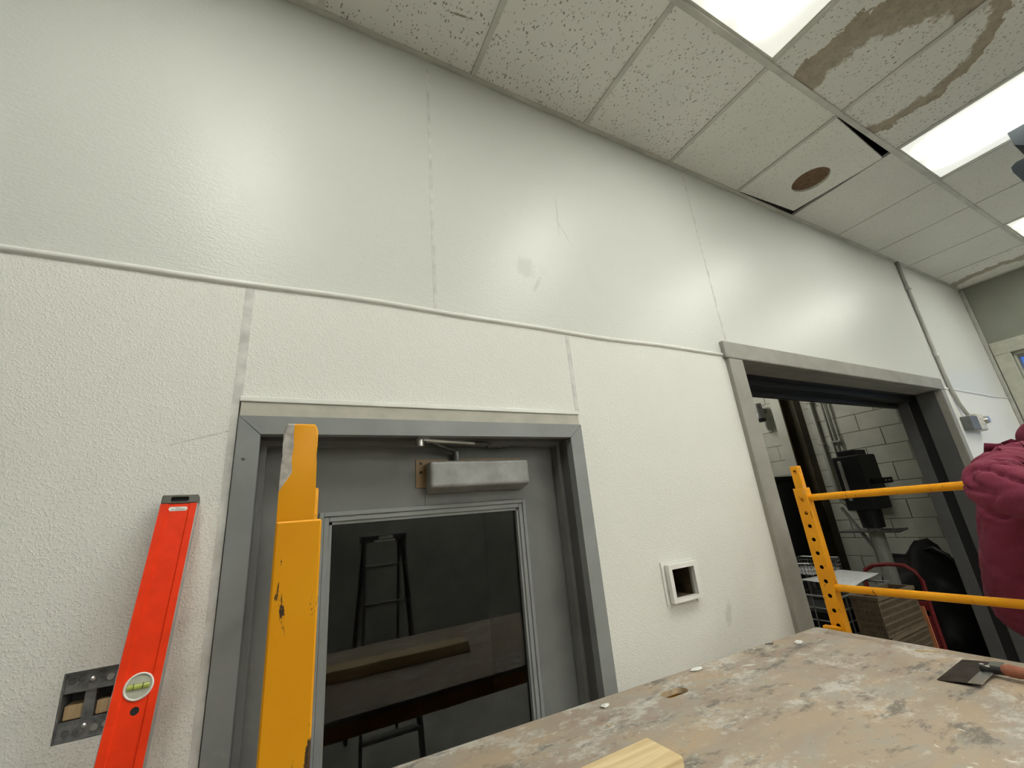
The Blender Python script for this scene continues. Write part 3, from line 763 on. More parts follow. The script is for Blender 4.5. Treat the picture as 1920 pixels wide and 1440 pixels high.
for x in (3.98, 4.40):
    for y in (2.29, 2.58): obj('tray_leg', B().cyl((x, y, 0), (x, y, 1.13), 0.012, n=8), 'wire', t)
kids(tag(t, 'shallow fine wire tray behind the printed sheet', 'tray'))
# brown slotted plastic crates
def crate(dx, dy, h):
    b = B(); n = 5
    b.box(0, dx, 0, dy, 0, 0.012)
    ringbox_z = ((0, dx, 0, 0.012), (0, dx, dy - 0.012, dy), (0, 0.012, 0.012, dy - 0.012), (dx - 0.012, dx, 0.012, dy - 0.012))
    for q in ringbox_z: b.box(q[0] - 0.006, q[1] + 0.006, q[2] - 0.006, q[3] + 0.006, h - 0.02, h)
    for k in range(n):
        zz = 0.012 + (h - 0.032) * (k + 0.5) / n
        b.box(0, dx, 0, 0.006, zz - 0.006, zz + 0.006); b.box(0, dx, dy - 0.006, dy, zz - 0.006, zz + 0.006)
        b.box(0, 0.006, 0, dy, zz - 0.006, zz + 0.006); b.box(dx - 0.006, dx, 0, dy, zz - 0.006, zz + 0.006)
    m = 26
    for k in range(m + 1):
        xx = dx * k / m
        b.box(xx - 0.004, xx + 0.004, -0.001, 0.007, 0, h - 0.01); b.box(xx - 0.004, xx + 0.004, dy - 0.007, dy + 0.001, 0, h - 0.01)
    for k in range(1, 10):
        yy = dy * k / 10
        b.box(-0.001, 0.007, yy - 0.004, yy + 0.004, 0, h - 0.01); b.box(dx - 0.007, dx + 0.001, yy - 0.004, yy + 0.004, 0, h - 0.01)
    return b
crate_me = mesh_of('plastic_crate', crate(0.50, 0.15, 0.225), M['brown_crate'])
for k, lab in enumerate(('lowest brown slotted plastic crate of the stack beside the doorway', 'second brown slotted plastic crate up beside the doorway', 'third brown slotted plastic crate up beside the doorway', 'brown slotted plastic crate just under the top one', 'topmost brown slotted plastic crate beside the wire basket')):
    o = put('plastic_crate', crate_me, None, (3.31 + 0.025 * (k % 2), 1.552, 0.227 * k), (0, 0, 0.015 * (k % 2)))
    tag(o, lab, 'crate', 'stack of brown crates')
tag(obj('orange_board', B().box(-0.004, 0.004, -0.07, 0.07, 0, 0.99), 'orange', loc=(3.93, 1.63, 0.001), rot=(0, -0.04, 0)), 'orange board standing beside the brown crates', 'board')
# red hand truck
t = empty('hand_truck', (4.50, 1.9, 0))
obj('handle_frame', B().tube([(4.50, 1.765, 0.10), (4.50, 1.765, 0.60), (4.50, 1.765, 0.86), (4.50, 1.76, 1.05), (4.50, 1.785, 1.12), (4.50, 1.84, 1.158), (4.50, 1.95, 1.165), (4.50, 2.06, 1.15), (4.50, 2.13, 1.11), (4.50, 2.155, 1.04), (4.50, 2.155, 0.10)], 0.016, 12), 'red2', t, smooth=True)
obj('crossbar', B().box(4.488, 4.512, 1.77, 2.15, 0.50, 0.56, 0.004), 'red2', t)
obj('crossbar', B().box(4.488, 4.512, 1.77, 2.15, 0.84, 0.90, 0.004), 'red2', t)
obj('back_plate', B().box(4.488, 4.500, 1.775, 2.145, 0.57, 0.80, 0.004), 'red2', t)
obj('toe_plate', B().box(4.36, 4.49, 1.75, 2.17, 0.03, 0.045, 0.003), 'red2', t)
for y in (1.72, 2.20): obj('wheel', B().cyl((4.53, y - 0.022, 0.075), (4.53, y + 0.022, 0.075), 0.075, n=24), 'black', t)
kids(tag(t, 'red tubular hand truck standing behind the brown crates', 'hand truck'))
# heap of black sheeting: one lumpy draped mesh
hp = B(); bmesh.ops.create_icosphere(hp.bm, subdivisions=4, radius=1.0)
for v in hp.bm.verts:
    c = v.co.copy(); n_ = noise.noise(c * 2.3) * 0.22 + noise.noise(c * 6.1) * 0.08
    c *= 1 + n_
    sx = 0.42 if c.z > 0 else 0.5
    v.co = Vector((5.62 + c.x * 0.85 * sx, 2.12 + c.y * (0.47 - 0.06 * max(0, c.z)), max(0.0, 0.52 + c.z * 0.66)))
tag(obj('black_sheeting', hp, 'tarp', smooth=True), 'big heap of black plastic sheeting on the storeroom floor', 'sheeting')
tag(obj('black_hose', B().tube([(5.50, 2.05, 1.17), (5.38, 1.93, 1.20), (5.30, 1.82, 1.15), (5.28, 1.76, 1.02), (5.30, 1.74, 0.80), (5.32, 1.70, 0.3), (5.34, 1.66, 0.015)], 0.014, 10), 'black', smooth=True), 'black hose looping off the sheeting heap', 'hose')
tag(obj('navy_drum', B().lathe([(0.14, 0.0), (0.15, 0.02), (0.15, 0.40), (0.155, 0.42), (0.15, 0.44), (0.15, 0.83), (0.14, 0.85)], (4.86, 2.62, 0.0), 28), 'navy', smooth=False), 'dark navy drum behind the drill press column', 'drum')

# ------------------------------------------------------------------ things on the front wall
# opened electrical box beside the level
t = empty('electrical_box', (-0.28, 1.24, 1.5))
a, c_, e, f = OUT
bx = B(); y2 = 1.275
bx.box(a + 0.001, c_ - 0.001, y2, y2 + 0.003, e + 0.001, f - 0.001)
for q in ((a + 0.0005, a + 0.003, e + 0.001, f - 0.001), (c_ - 0.003, c_ - 0.0005, e + 0.001, f - 0.001)): bx.box(q[0], q[1], WY + 0.001, y2, q[2], q[3])
bx.box(a + 0.003, c_ - 0.003, WY + 0.001, y2, e + 0.001, e + 0.003); bx.box(a + 0.003, c_ - 0.003, WY + 0.001, y2, f - 0.003, f - 0.001)
obj('box_shell', bx, 'galv', t)
br = B(); br.box(a + 0.003, c_ - 0.003, WY + 0.006, WY + 0.010, f - 0.036, f - 0.003); br.box(a + 0.003, c_ - 0.003, WY + 0.006, WY + 0.010, e + 0.003, e + 0.032)
cc = (a + c_) / 2
br.box(cc - 0.008, cc + 0.008, WY + 0.008, WY + 0.030, e + 0.030, f - 0.034)
sx = obj('mounting_strap', br, 'galv', t)
for (x, z, r_) in ((cc - 0.030, f - 0.016, 0.006), (cc - 0.015, f - 0.013, 0.006), (cc + 0.026, f - 0.020, 0.006), (cc - 0.026, e + 0.014, 0.006), (cc - 0.012, e + 0.012, 0.005), (cc + 0.014, e + 0.014, 0.006), (cc + 0.029, e + 0.016, 0.005)):
    obj('knockout', B().lathe([(r_, 0), (r_ * 0.9, -0.0015), (r_ * 0.3, -0.0018)], (x, WY + 0.006, z), 16, 'y'), 'alu_dark' if x < cc else 'alu', sx)
for z in (f - 0.018, e + 0.020):
    obj('screw', B().lathe([(0.0045, 0), (0.0045, -0.002), (0.002, -0.004)], (cc - 0.001, WY + 0.006, z), 12, 'y'), 'alu_bright', sx)
for x in (cc - 0.023, cc + 0.023):
    obj('wood_block', B().box(x - 0.0135, x + 0.0135, WY + 0.014, WY + 0.050, e + 0.032, e + 0.056, 0.002), 'blockwood', t)
kids(tag(t, 'opened grey metal electrical box recessed behind the red level', 'electrical box'))

# white open plastic box
t = empty('wall_box', (1.3, 1.2, 1.52))
x0, x1, z0, z1 = 1.214, 1.376, 1.458, 1.600
h = NICHE
def ringbox(b, X0, X1, Z0, Z1, hx0, hx1, hz0, hz1, ya, yb, bev=0.0):
    for q in ((X0, hx0, Z0, Z1), (hx1, X1, Z0, Z1), (hx0, hx1, hz1, Z1), (hx0, hx1, Z0, hz0)): b.box(q[0], q[1], ya, yb, q[2], q[3])
    return b
obj('back_flange', ringbox(B(), x0, x1, z0, z1, *h, WY - 0.006, WY), 'white', t)
obj('box_rim', ringbox(B(), x0 + 0.014, x1 + 0.002, z0 + 0.010, z1 - 0.008, h[0] + 0.006, h[1] - 0.006, h[2] + 0.006, h[3] - 0.006, WY - 0.026, WY - 0.009), 'white', t)
obj('box_sleeve', ringbox(B(), x0 + 0.018, x1 - 0.002, z0 + 0.014, z1 - 0.012, h[0] + 0.004, h[1] - 0.004, h[2] + 0.004, h[3] - 0.004, WY - 0.010, WY + 0.002), 'conduit', t)
cavb = B(); cavb.box(h[0] + 0.0005, h[1] - 0.0005, WY + 0.09, WY + 0.095, h[2] + 0.0005, h[3] - 0.0005)
cavb.box(h[0] + 0.0005, h[0] + 0.004, WY + 0.002, WY + 0.09, h[2], h[3]); cavb.box(h[1] - 0.004, h[1] - 0.0005, WY + 0.002, WY + 0.09, h[2], h[3])
cavb.box(h[0] + 0.004, h[1] - 0.004, WY + 0.002, WY + 0.09, h[2] + 0.0005, h[2] + 0.004); cavb.box(h[0] + 0.004, h[1] - 0.004, WY + 0.002, WY + 0.09, h[3] - 0.004, h[3] - 0.0005)
obj('box_cavity', cavb, 'brownbox', t)
obj('latch_tab', B().box(x1 - 0.018, x1 - 0.006, WY - 0.014, WY - 0.006, z0 - 0.002, z0 + 0.010, 0.001), 'white', t)
kids(tag(t, 'white plastic open box on the wall between the two doorways', 'wall box'))

# conduit dropping to the outlet by the far corner
t = empty('surface_conduit', (4.66, 1.2, 2.2))
obj('conduit_pipe', B().tube([(4.66, WY - 0.014, ZC - 0.006), (4.66, WY - 0.014, 2.62), (4.665, WY - 0.014, 2.50), (4.70, WY - 0.018, 2.36), (4.735, WY - 0.025, 2.28), (4.745, WY - 0.030, 2.2625)], 0.0135, 12), 'conduit', t, smooth=True)
obj('coupling', B().cyl((4.66, WY - 0.016, 2.76), (4.66, WY - 0.016, 2.80), 0.0185, n=16), 'alu', t)
obj('strap', B().box(4.636, 4.684, WY - 0.031, WY - 0.001, 3.38, 3.40, 0.003), 'conduit', t)
kids(tag(t, 'thin painted conduit running down the wall to the outlet', 'conduit'))
t = empty('junction_box', (4.76, 1.18, 2.19))
obj('box_body', B().box(4.645, 4.805, WY - 0.058, WY - 0.001, 2.142, 2.248, 0.004), 'greybox', t)
obj('box_connector', B().cyl((4.745, WY - 0.030, 2.246), (4.745, WY - 0.030, 2.262), 0.017, n=12), 'alu_bright', t)
op = obj('outlet_plate', B().box(4.807, 4.962, WY - 0.058, WY - 0.002, 2.137, 2.275, 0.018, 4), 'cream', t)
for x in (4.85, 4.915):
    for dz in (-0.02, 0.02): obj('socket_slot', B().box(x - 0.004, x + 0.004, WY - 0.0595, WY - 0.056, 2.205 + dz - 0.008, 2.205 + dz + 0.008), 'ink', op)
obj('plug_adapter', B().cyl((4.955, WY - 0.056, 2.222), (4.955, WY - 0.082, 2.222), 0.032, 0.026, 20), 'alu_bright', t)
kids(tag(t, 'grey junction box with cream outlet and plug by the doorway', 'outlet'))

# ------------------------------------------------------------------ spirit level leaning on the wall
LV = 1.98; LW, LT = 0.064, 0.026
t = empty('spirit_level', (0, 0, 0))
lb = B(); h2 = LW / 2
prof = [(-h2, -LT / 2), (-h2 + 0.012, -LT / 2), (-h2 + 0.014, -LT / 2 + 0.0025), (h2 - 0.014, -LT / 2 + 0.0025), (h2 - 0.012, -LT / 2), (h2, -LT / 2), (h2, LT / 2), (-h2, LT / 2)]
lb.prism(prof, 'z', 0.012, LV - 0.020)
body = obj('level_body', lb, 'red', t)
VZ = LV - 0.352
vc = B(); vc.cyl((0.002, -0.05, VZ), (0.002, 0.05, VZ), 0.0215, n=32); cut(body, vc)
hc = B(); hc.cyl((0.004, -0.05, VZ - 0.036), (0.004, 0.05, VZ - 0.036), 0.0062, n=20); cut(body, hc)
cp = B().box(-h2 - 0.0006, h2 + 0.0006, -LT / 2 - 0.0006, LT / 2 + 0.0006, LV - 0.0200, LV, 0.003)
capo = obj('end_cap', cp, 'cap', t)
cc2 = B().box(-0.016, 0.016, -0.03, 0.004, LV - 0.016, LV - 0.005, 0.003); cut(capo, cc2)
obj('cap_recess', B().box(-0.015, 0.015, -0.006, -0.004, LV - 0.015, LV - 0.006), 'black', t)
obj('end_cap', B().box(-h2 - 0.0006, h2 + 0.0006, -LT / 2 - 0.0006, LT / 2 + 0.0006, 0, 0.012, 0.003), 'cap', t)
obj('edge_rail', B().box(h2, h2 + 0.0012, -LT / 2 + 0.001, LT / 2 - 0.001, 0.012, LV - 0.020), 'alu', t)
obj('edge_rail', B().box(-h2 - 0.0012, -h2, -LT / 2 + 0.001, LT / 2 - 0.001, 0.012, LV - 0.020), 'alu', t)
st = obj('maker_sticker', B().prism([(-0.017, LV - 0.031), (-0.014, LV - 0.027), (0.014, LV - 0.027), (0.017, LV - 0.031), (0.014, LV - 0.036), (-0.014, LV - 0.036)], 'y', -LT / 2 + 0.0014, -LT / 2 + 0.0026), 'white', t)
for (u0, u1, zz, hh) in ((-0.005, 0.005, LV - 0.0298, 0.0011), (-0.012, -0.007, LV - 0.0330, 0.0014), (-0.005, 0.012, LV - 0.0332, 0.0016)):
    obj('print_line', B().box(u0, u1, -LT / 2 + 0.0010, -LT / 2 + 0.0015, zz - hh / 2, zz + hh / 2), 'ink', st)
vl = obj('vial_housing', B().lathe([(0.0213, 0.004), (0.0213, -0.0022), (0.0196, -0.0038), (0.0182, -0.0030), (0.0182, 0.0)], (0.002, -LT / 2 + 0.0025, VZ), 32, 'y'), 'white', t, smooth=False)
obj('vial_lens', B().lathe([(0.0182, 0.001), (0.0182, -0.0012), (0.001, -0.0013)], (0.002, -LT / 2 + 0.0025, VZ), 28, 'y'), 'vial', vl)
obj('vial_tube', B().cyl((-0.0135, -LT / 2 + 0.0015, VZ), (0.0175, -LT / 2 + 0.0015, VZ), 0.0046, n=14), 'fluid', vl)
for u in (-0.0045, 0.0085): obj('vial_line', B().box(u - 0.0006, u + 0.0006, -LT / 2 - 0.0036, -LT / 2 - 0.0030, VZ - 0.005, VZ + 0.005), 'vline', vl)
obj('hole_grommet', B().lathe([(0.0062, 0.0), (0.0062, -0.0006), (0.0045, -0.0006), (0.0045, 0.012), (0.0001, 0.012)], (0.004, -LT / 2 + 0.0025, VZ - 0.036), 20, 'y'), 'black', t)
# lean: bottom on the floor away from the wall, top resting on the wall panel
lean = math.radians(15.6)
topY = WY - LT / 2 * math.cos(lean) - 0.004
z_hi = LV * math.cos(lean)
t.location = (-0.237, topY - LV * math.sin(lean) - 0.006, LT / 2 * math.sin(lean))
side = math.atan2(0.034, z_hi)
t.rotation_euler = (-lean, 0, 0)
t.rotation_mode = 'XYZ'
t.rotation_euler = (Matrix.Rotation(-lean, 3, 'X') @ Matrix.Rotation(side, 3, 'Y')).to_euler()
tag(t, 'long red spirit level leaning upright against the white wall', 'spirit level')

# ------------------------------------------------------------------ yellow baker scaffold
sc = empty('scaffold', (0.95, 0.75, 0))
PW, PD = 0.037, 0.048
ZT, ZS = 1.815, 1.905
posts = {'nn': (0.0135, 0.44 + PD / 2), 'nw': (0.0565, 1.092), 'fn': (1.885, 0.352), 'fw': (1.8945, 1.036)}
for k, (x, y) in posts.items():
    b = B(); b.box(x - PW / 2, x + PW / 2, y - PD / 2, y + PD / 2, 0.14, ZT, 0.0015, 1)
    o = obj('upright', b, 'yellow', sc)
    inner = B().box(x - PW / 2 + 0.0028, x + PW / 2 - 0.0028, y - PD / 2 + 0.0028, y + PD / 2 - 0.0028, 0.15, ZT + 0.02)
    cut(o, inner)
    hb_ = B(); z = ZT - 0.047
    while z > 0.2:
        hb_.cyl((x - 0.04, y - 0.002, z), (x + 0.04, y - 0.002, z), 0.0075, n=14); z -= 0.0508
    cut(o, hb_)
    o.data.materials.append(M['black_metal'])           # unpainted inside of the tube, blackened to paint in the holes' shade
    for pg in o.data.polygons:
        c0 = pg.center
        if abs(c0.x - x) < PW / 2 - 0.0025 and abs(c0.y - y) < PD / 2 - 0.0025 and c0.z < ZT - 0.001: pg.material_index = 1
    s_ = B()
    off = -0.0030 if k == 'nn' else 0.0
    sw = 0.0310
    if k == 'nn':     # rounded, slightly pinched spigot
        pts = []
        W = [(ZT - 0.10, 0.0152), (1.822, 0.0152), (1.845, 0.0153), (1.866, 0.0150), (1.875, 0.0144), (1.884, 0.0150), (1.897, 0.0150), (1.9015, 0.0140), (ZS, 0.0118)]
        poly = [(x + off + q, z) for z, q in W] + [(x + off - q, z) for z, q in reversed(W)]
        s_.prism(poly, 'y', y - 0.019, y + 0.019)
        es = [e for e in s_.bm.edges if abs(e.verts[0].co.y - e.verts[1].co.y) < 1e-6]
        bmesh.ops.bevel(s_.bm, geom=es, offset=0.0022, segments=3, profile=0.5, affect='EDGES')
    else:
        s_.box(x - 0.0125, x + 0.0125, y - 0.017, y + 0.017, ZT - 0.10, ZS, 0.003, 2)
    so = obj('spigot', s_, 'yellow_worn' if k == 'nn' else 'yellow', sc)
    if k != 'nn':
        hs = B().cyl((x - 0.03, y, ZS - 0.022), (x + 0.03, y, ZS - 0.022), 0.006, n=14); cut(so, hs)
    autosmooth(so, 35)
    fk = obj('caster', B().box(x - 0.02, x + 0.02, y - 0.032, y - 0.026, 0.06, 0.14).box(x - 0.02, x + 0.02, y + 0.026, y + 0.032, 0.06, 0.14).box(x - 0.02, x + 0.02, y - 0.032, y + 0.032, 0.135, 0.145), 'alu_dark', sc)
    obj('caster_wheel', B().cyl((x, y - 0.02, 0.062), (x, y + 0.02, 0.062), 0.062, n=24), 'black', fk)
for a_, b_ in (('nn', 'nw'), ('fn', 'fw')):
    (xa_, ya_), (xb_, yb_) = posts[a_], posts[b_]
    for z in (1.775, 1.44, 1.10, 0.77, 0.43):
        o = obj('rung', B().cyl((xa_, ya_ + PD / 2 - 0.002, z), (xb_, yb_ - PD / 2 + 0.002, z), 0.0132, n=18), 'yellow', sc)
        autosmooth(o)
# platform side rails and locking brackets
for (p, q) in (('nn', 'fn'), ('nw', 'fw')):
    (x0, y0), (x1, y1) = posts[p], posts[q]
    n_ = Vector((x1 - x0, y1 - y0, 0)); L = n_.length; ang = math.atan2(n_.y, n_.x)
    b = B().box(PW / 2 + 0.002, L - PW / 2 - 0.002, -0.018, 0.018, -0.075, -0.022, 0.003)
    b.xf(Matrix.Translation((x0, y0, 1.30)) @ Matrix.Rotation(ang, 4, 'Z'))
    obj('side_rail', b, 'yellow', sc)
    for xe in (x0, x1):
        pass
(x, y) = posts['fw']
obj('lock_bracket', B().box(x - 0.040, x - PW / 2 - 0.0005, y - 0.012, y + 0.045, 1.296, 1.309, 0.003), 'yellow', sc)
kids(sc)
tag(sc, 'yellow steel rolling scaffold with perforated uprights and round rungs', 'scaffold')

# plywood deck (lies on the rails, between the end frames)
corner = [(0.080, 1.1655), (1.8545, 1.1060), (1.822, 0.325), (0.050, 0.385)]
dk = B().prism(corner, 'z', 1.286, 1.300)
es = [e for e in dk.bm.edges if abs(e.verts[0].co.z - e.verts[1].co.z) < 1e-6 and e.verts[0].co.z > 1.29]
bmesh.ops.bevel(dk.bm, geom=es, offset=0.0025, segments=2, profile=0.5, affect='EDGES')
deck = obj('plywood_deck', dk, 'ply')
sl = B(); sxx, syy = 0.999, 1.034; prof = []
for k in range(12): a = math.pi / 2 + math.pi * k / 11; prof.append((-0.024 + 0.020 * math.cos(a), 0.020 * math.sin(a)))
for k in range(12): a = -math.pi / 2 + math.pi * k / 11; prof.append((0.024 + 0.020 * math.cos(a), 0.020 * math.sin(a)))
sl.prism(prof, 'z', 1.20, 1.40); sl.xf(Matrix.Translation((sxx, syy, 0)) @ Matrix.Rotation(-0.035, 4, 'Z'))
cut(deck, sl)
deck.data.materials.append(M['ply_edge'])             # bare ply around the hand hole and under the deck
for pg in deck.data.polygons:
    if abs(pg.normal.z) < 0.3 and abs(pg.center.x - sxx) < 0.06 and abs(pg.center.y - syy) < 0.04 or pg.normal.z < -0.5: pg.material_index = 1
tag(deck, 'plaster smeared plywood deck with an oblong hand hole', 'platform')

# things lying on the deck
lum = B().box(-0.62, 0, -0.0475, 0.0475, 0, 0.038, 0.003, 2)
tag(obj('lumber', lum, 'pine', loc=(0.711, 0.7905, 1.3002), rot=(0, 0, 0.02)), 'pale pine board end lying on the plywood deck', 'lumber')
t = empty('taping_knife', (1.655, 0.61, 1.3005))
t.rotation_euler = (0, 0, 0.055)
bl_ = B()
for u in range(1):
    bl_.box(-0.105, 0.105, -0.043, 0.043, 0.006, 0.0072)
for v in bl_.bm.verts: v.co.z += (-0.0055 if v.co.y > 0 else 0.003)
obj('blade', bl_, 'knife', t)
sp_ = B().box(-0.105, 0.105, -0.0435, -0.018, 0.0080, 0.0098)
for v in sp_.bm.verts: v.co.z += (-0.0004 if v.co.y > -0.03 else 0.0018)
obj('blade_back_strip', sp_, 'alu_bright', t)
hd = B().tube([(0.008, -0.020, 0.013), (0.008, -0.045, 0.016), (0.006, -0.065, 0.017), (0.004, -0.09, 0.018)], [0.011, 0.010, 0.009, 0.012], 12)
obj('ferrule', hd, 'black_metal', t, smooth=True)
hg = B().tube([(0.004, -0.062, 0.021), (0.003, -0.075, 0.022), (0.0, -0.11, 0.021), (-0.004, -0.15, 0.019), (-0.007, -0.19, 0.018), (-0.008, -0.20, 0.018)], [0.010, 0.0145, 0.0125, 0.015, 0.0155, 0.010], 14)
obj('handle', hg, 'redwood', t, smooth=True)
for u in (-0.012, 0.014): obj('rivet', B().lathe([(0.005, 0.0), (0.005, 0.002), (0.002, 0.0035)], (0.008 + u * 0.4, -0.030 + u * 0.5, 0.0225), 12), 'alu_bright', t)
tag(t, 'wide taping knife with red handle lying on the plywood deck', 'taping knife')
def chip(name, x, y, r, sc_, mat, lab, cat, rz=0.0):
    b = B(); bmesh.ops.create_icosphere(b.bm, subdivisions=2, radius=1.0)
    for v in b.bm.verts: v.co *= 1 + 0.35 * noise.noise(v.co * 1.9 + Vector((x * 9, y * 7, 0)))
    b.xf(Matrix.Diagonal((r * sc_[0], r * sc_[1], r * sc_[2], 1)))
    zmin = min(v.co.z for v in b.bm.verts)
    return tag(obj(name, b, mat, loc=(x, y, 1.3002 - zmin), rot=(0, 0, rz)), lab, cat, 'debris on the deck')
chip('plaster_chip', 1.617, 1.038, 0.014, (1.2, 0.8, 0.35), 'white', 'white plaster chip near the far corner of the deck', 'chip')
chip('plaster_chip', 1.178, 1.105, 0.014, (1.7, 0.8, 0.22), 'white', 'flat white plaster lump on the deck edge above the hand hole', 'chip')
chip('plaster_chip', 0.798, 1.089, 0.010, (1.5, 1.0, 0.25), 'white', 'white plaster blob on the deck edge by the door casing', 'chip', 0.3)
tag(obj('wood_sliver', B().prism([(-0.022, 0), (0, -0.003), (0.022, -0.001), (0.004, 0.002)], 'z', 0, 0.002), 'white', loc=(1.318, 1.025, 1.3002), rot=(0, 0, -0.5)), 'thin white sliver on the deck between hole and corner', 'sliver', 'debris on the deck')
tag(obj('wood_sliver', B().prism([(-0.03, 0), (0, -0.003), (0.03, -0.001), (0.004, 0.003)], 'z', 0, 0.003), 'pine', loc=(1.783, 0.744, 1.3002), rot=(0, 0, -1.0)), 'pale wood sliver on the deck end behind the taping knife', 'sliver', 'debris on the deck')
tag(obj('wood_sliver', B().prism([(-0.007, 0), (0, -0.002), (0.007, -0.001), (0.002, 0.002)], 'z', 0, 0.002), 'pine', loc=(0.737, 1.001, 1.3002), rot=(0, 0, -0.9)), 'tiny wood splinter on the deck left of the hand hole', 'sliver', 'debris on the deck')
tag(obj('paper_curl', B().tube([(-0.016, 0, 0.002), (-0.006, 0.006, 0.004), (0.006, 0.002, 0.003), (0.016, -0.006, 0.0025), (0.010, -0.012, 0.010)], [0.0008, 0.0018, 0.0022, 0.0018, 0.0006], 6), 'cap', loc=(1.538, 1.098, 1.2999)), 'dark curl of debris at the wall edge of the deck', 'debris', 'debris on the deck')

# ------------------------------------------------------------------ dark teal unit under the ceiling at the right edge
t = empty('ceiling_unit', (3.3, 0.0, 3.4))
obj('unit_cowl', B().prism([(0.245, 3.53), (0.245, 3.45), (0.20, 3.40), (-0.35, 3.40), (-0.35, 3.53)], 'x', 3.30, 3.72), 'teal', t)
obj('unit_neck', B().prism([(0.215, 3.40), (0.200, 3.345), (-0.30, 3.345), (-0.30, 3.40)], 'x', 3.32, 3.70), 'black_metal', t)
obj('unit_body', B().prism([(0.265, 3.345), (0.288, 3.33), (0.290, 3.30), (0.235, 3.08), (-0.32, 3.08), (-0.36, 3.345)], 'x', 3.28, 3.74), 'teal', t)
for x in (3.40, 3.62): obj('hanger_rod', B().cyl((x, -0.1, 3.53), (x, -0.1, 3.98), 0.006, n=8), 'alu_dark', t)
kids(tag(t, 'dark teal metal unit hanging beside the second ceiling light', 'hanging unit'))

# ------------------------------------------------------------------ step ladder behind the photographer (mirrored in the door glass)
t = empty('step_ladder', (0.86, -1.5, 0))
def rail(xb, yb, xt, yt, zt_):
    b = B(); dv = Vector((xt - xb, yt - yb, zt_))
    b.box(-0.012, 0.012, -0.03, 0.03, 0, dv.length); b.xf(Matrix.Translation((xb, yb, 0)) @ dv.to_track_quat('Z', 'Y').to_matrix().to_4x4()); return b
for s_ in (-1, 1):
    obj('front_rail', rail(0.86 + s_ * 0.24, -1.25, 0.86 + s_ * 0.17, -1.62, 1.72), 'ladder', t)
    obj('rear_rail', rail(0.86 + s_ * 0.23, -2.15, 0.86 + s_ * 0.16, -1.72, 1.72), 'ladder', t)
for k in range(5):
    z = 0.29 + 0.30 * k; u = z / 1.72; y = -1.25 - 0.37 * u; hw = 0.24 - 0.07 * u
    obj('tread', B().box(0.86 - hw, 0.86 + hw, y - 0.04, y + 0.045, z - 0.012, z + 0.012, 0.003), 'alu_dark', t)
obj('top_cap', B().box(0.86 - 0.20, 0.86 + 0.20, -1.78, -1.58, 1.70, 1.76, 0.008), 'ladder', t)
obj('warning_sticker', B().box(0.80, 0.93, -1.5795, -1.577, 1.725, 1.750), 'white', t)
obj('warning_sticker', B().box(0.76, 0.95, -1.578, -1.5755, 1.700, 1.718), 'white', t)
kids(tag(t, 'dark grey step ladder with white stickers reflected in the door glass', 'ladder'))

# ------------------------------------------------------------------ person at the right edge
def skin(name, verts, edges, radii, root, sub=2):
    me = bpy.data.meshes.new(name); me.from_pydata([Vector(v) for v in verts], edges, [])
    o = bpy.data.objects.new(name, me); COL.objects.link(o)
    md = o.modifiers.new('skin', 'SKIN'); md.use_smooth_shade = True; md.branch_smoothing = 0.4
    sv = me.skin_vertices[0].data
    for i, r in enumerate(radii):
        sv[i].radius = r if hasattr(r, '__len__') else (r, r); sv[i].use_root = (i == root)
    o.modifiers.new('sub', 'SUBSURF').levels = sub
    o.modifiers['sub'].render_levels = sub
    dg = bpy.context.evaluated_depsgraph_get()
    new = bpy.data.meshes.new_from_object(o.evaluated_get(dg)); new.name = name
    bpy.data.objects.remove(o); return new
def finish(me, mat):
    me.materials.clear(); me.materials.append(M[mat])
    for p in me.polygons: p.use_smooth = True; p.material_index = 0
    return me
ZF = 0.40
pel, wai, che, nek, hed0 = (2.30, 0.54, 1.34), (2.28, 0.54, 1.52), (2.28, 0.49, 1.72), (2.30, 0.37, 1.89), (2.325, 0.29, 1.96)
rs, re, rw, rh = (2.14, 0.44, 1.845), (1.815, 0.475, 1.765), (1.775, 0.27, 1.68), (1.77, 0.19, 1.66)
ls, le, lw, lh = (2.46, 0.43, 1.84), (2.56, 0.40, 1.55), (2.44, 0.18, 1.46), (2.40, 0.11, 1.45)
rhip, rkn, ran, rto = (2.20, 0.54, 1.26), (2.19, 0.46, 0.85), (2.19, 0.52, 0.49), (2.19, 0.34, 0.435)
lhip, lkn, lan, lto = (2.40, 0.54, 1.26), (2.42, 0.46, 0.85), (2.42, 0.52, 0.49), (2.42, 0.34, 0.435)
bv = [pel, wai, che, nek, hed0, rs, re, rw, rh, ls, le, lw, lh, rhip, rkn, ran, rto, lhip, lkn, lan, lto]
be = [(0, 1), (1, 2), (2, 3), (3, 4), (2, 5), (5, 6), (6, 7), (7, 8), (2, 9), (9, 10), (10, 11), (11, 12), (0, 13), (13, 14), (14, 15), (15, 16), (0, 17), (17, 18), (18, 19), (19, 20)]
brd = [(0.12, 0.10), (0.115, 0.09), (0.13, 0.10), 0.058, 0.055, 0.055, 0.042, 0.028, (0.038, 0.018), 0.055, 0.042, 0.028, (0.038, 0.018), 0.085, 0.055, 0.035, 0.035, 0.085, 0.055, 0.035, 0.035]
bm_ = skin('person', bv, be, brd, 0)
pb = B(); pb.bm.from_mesh(bm_)
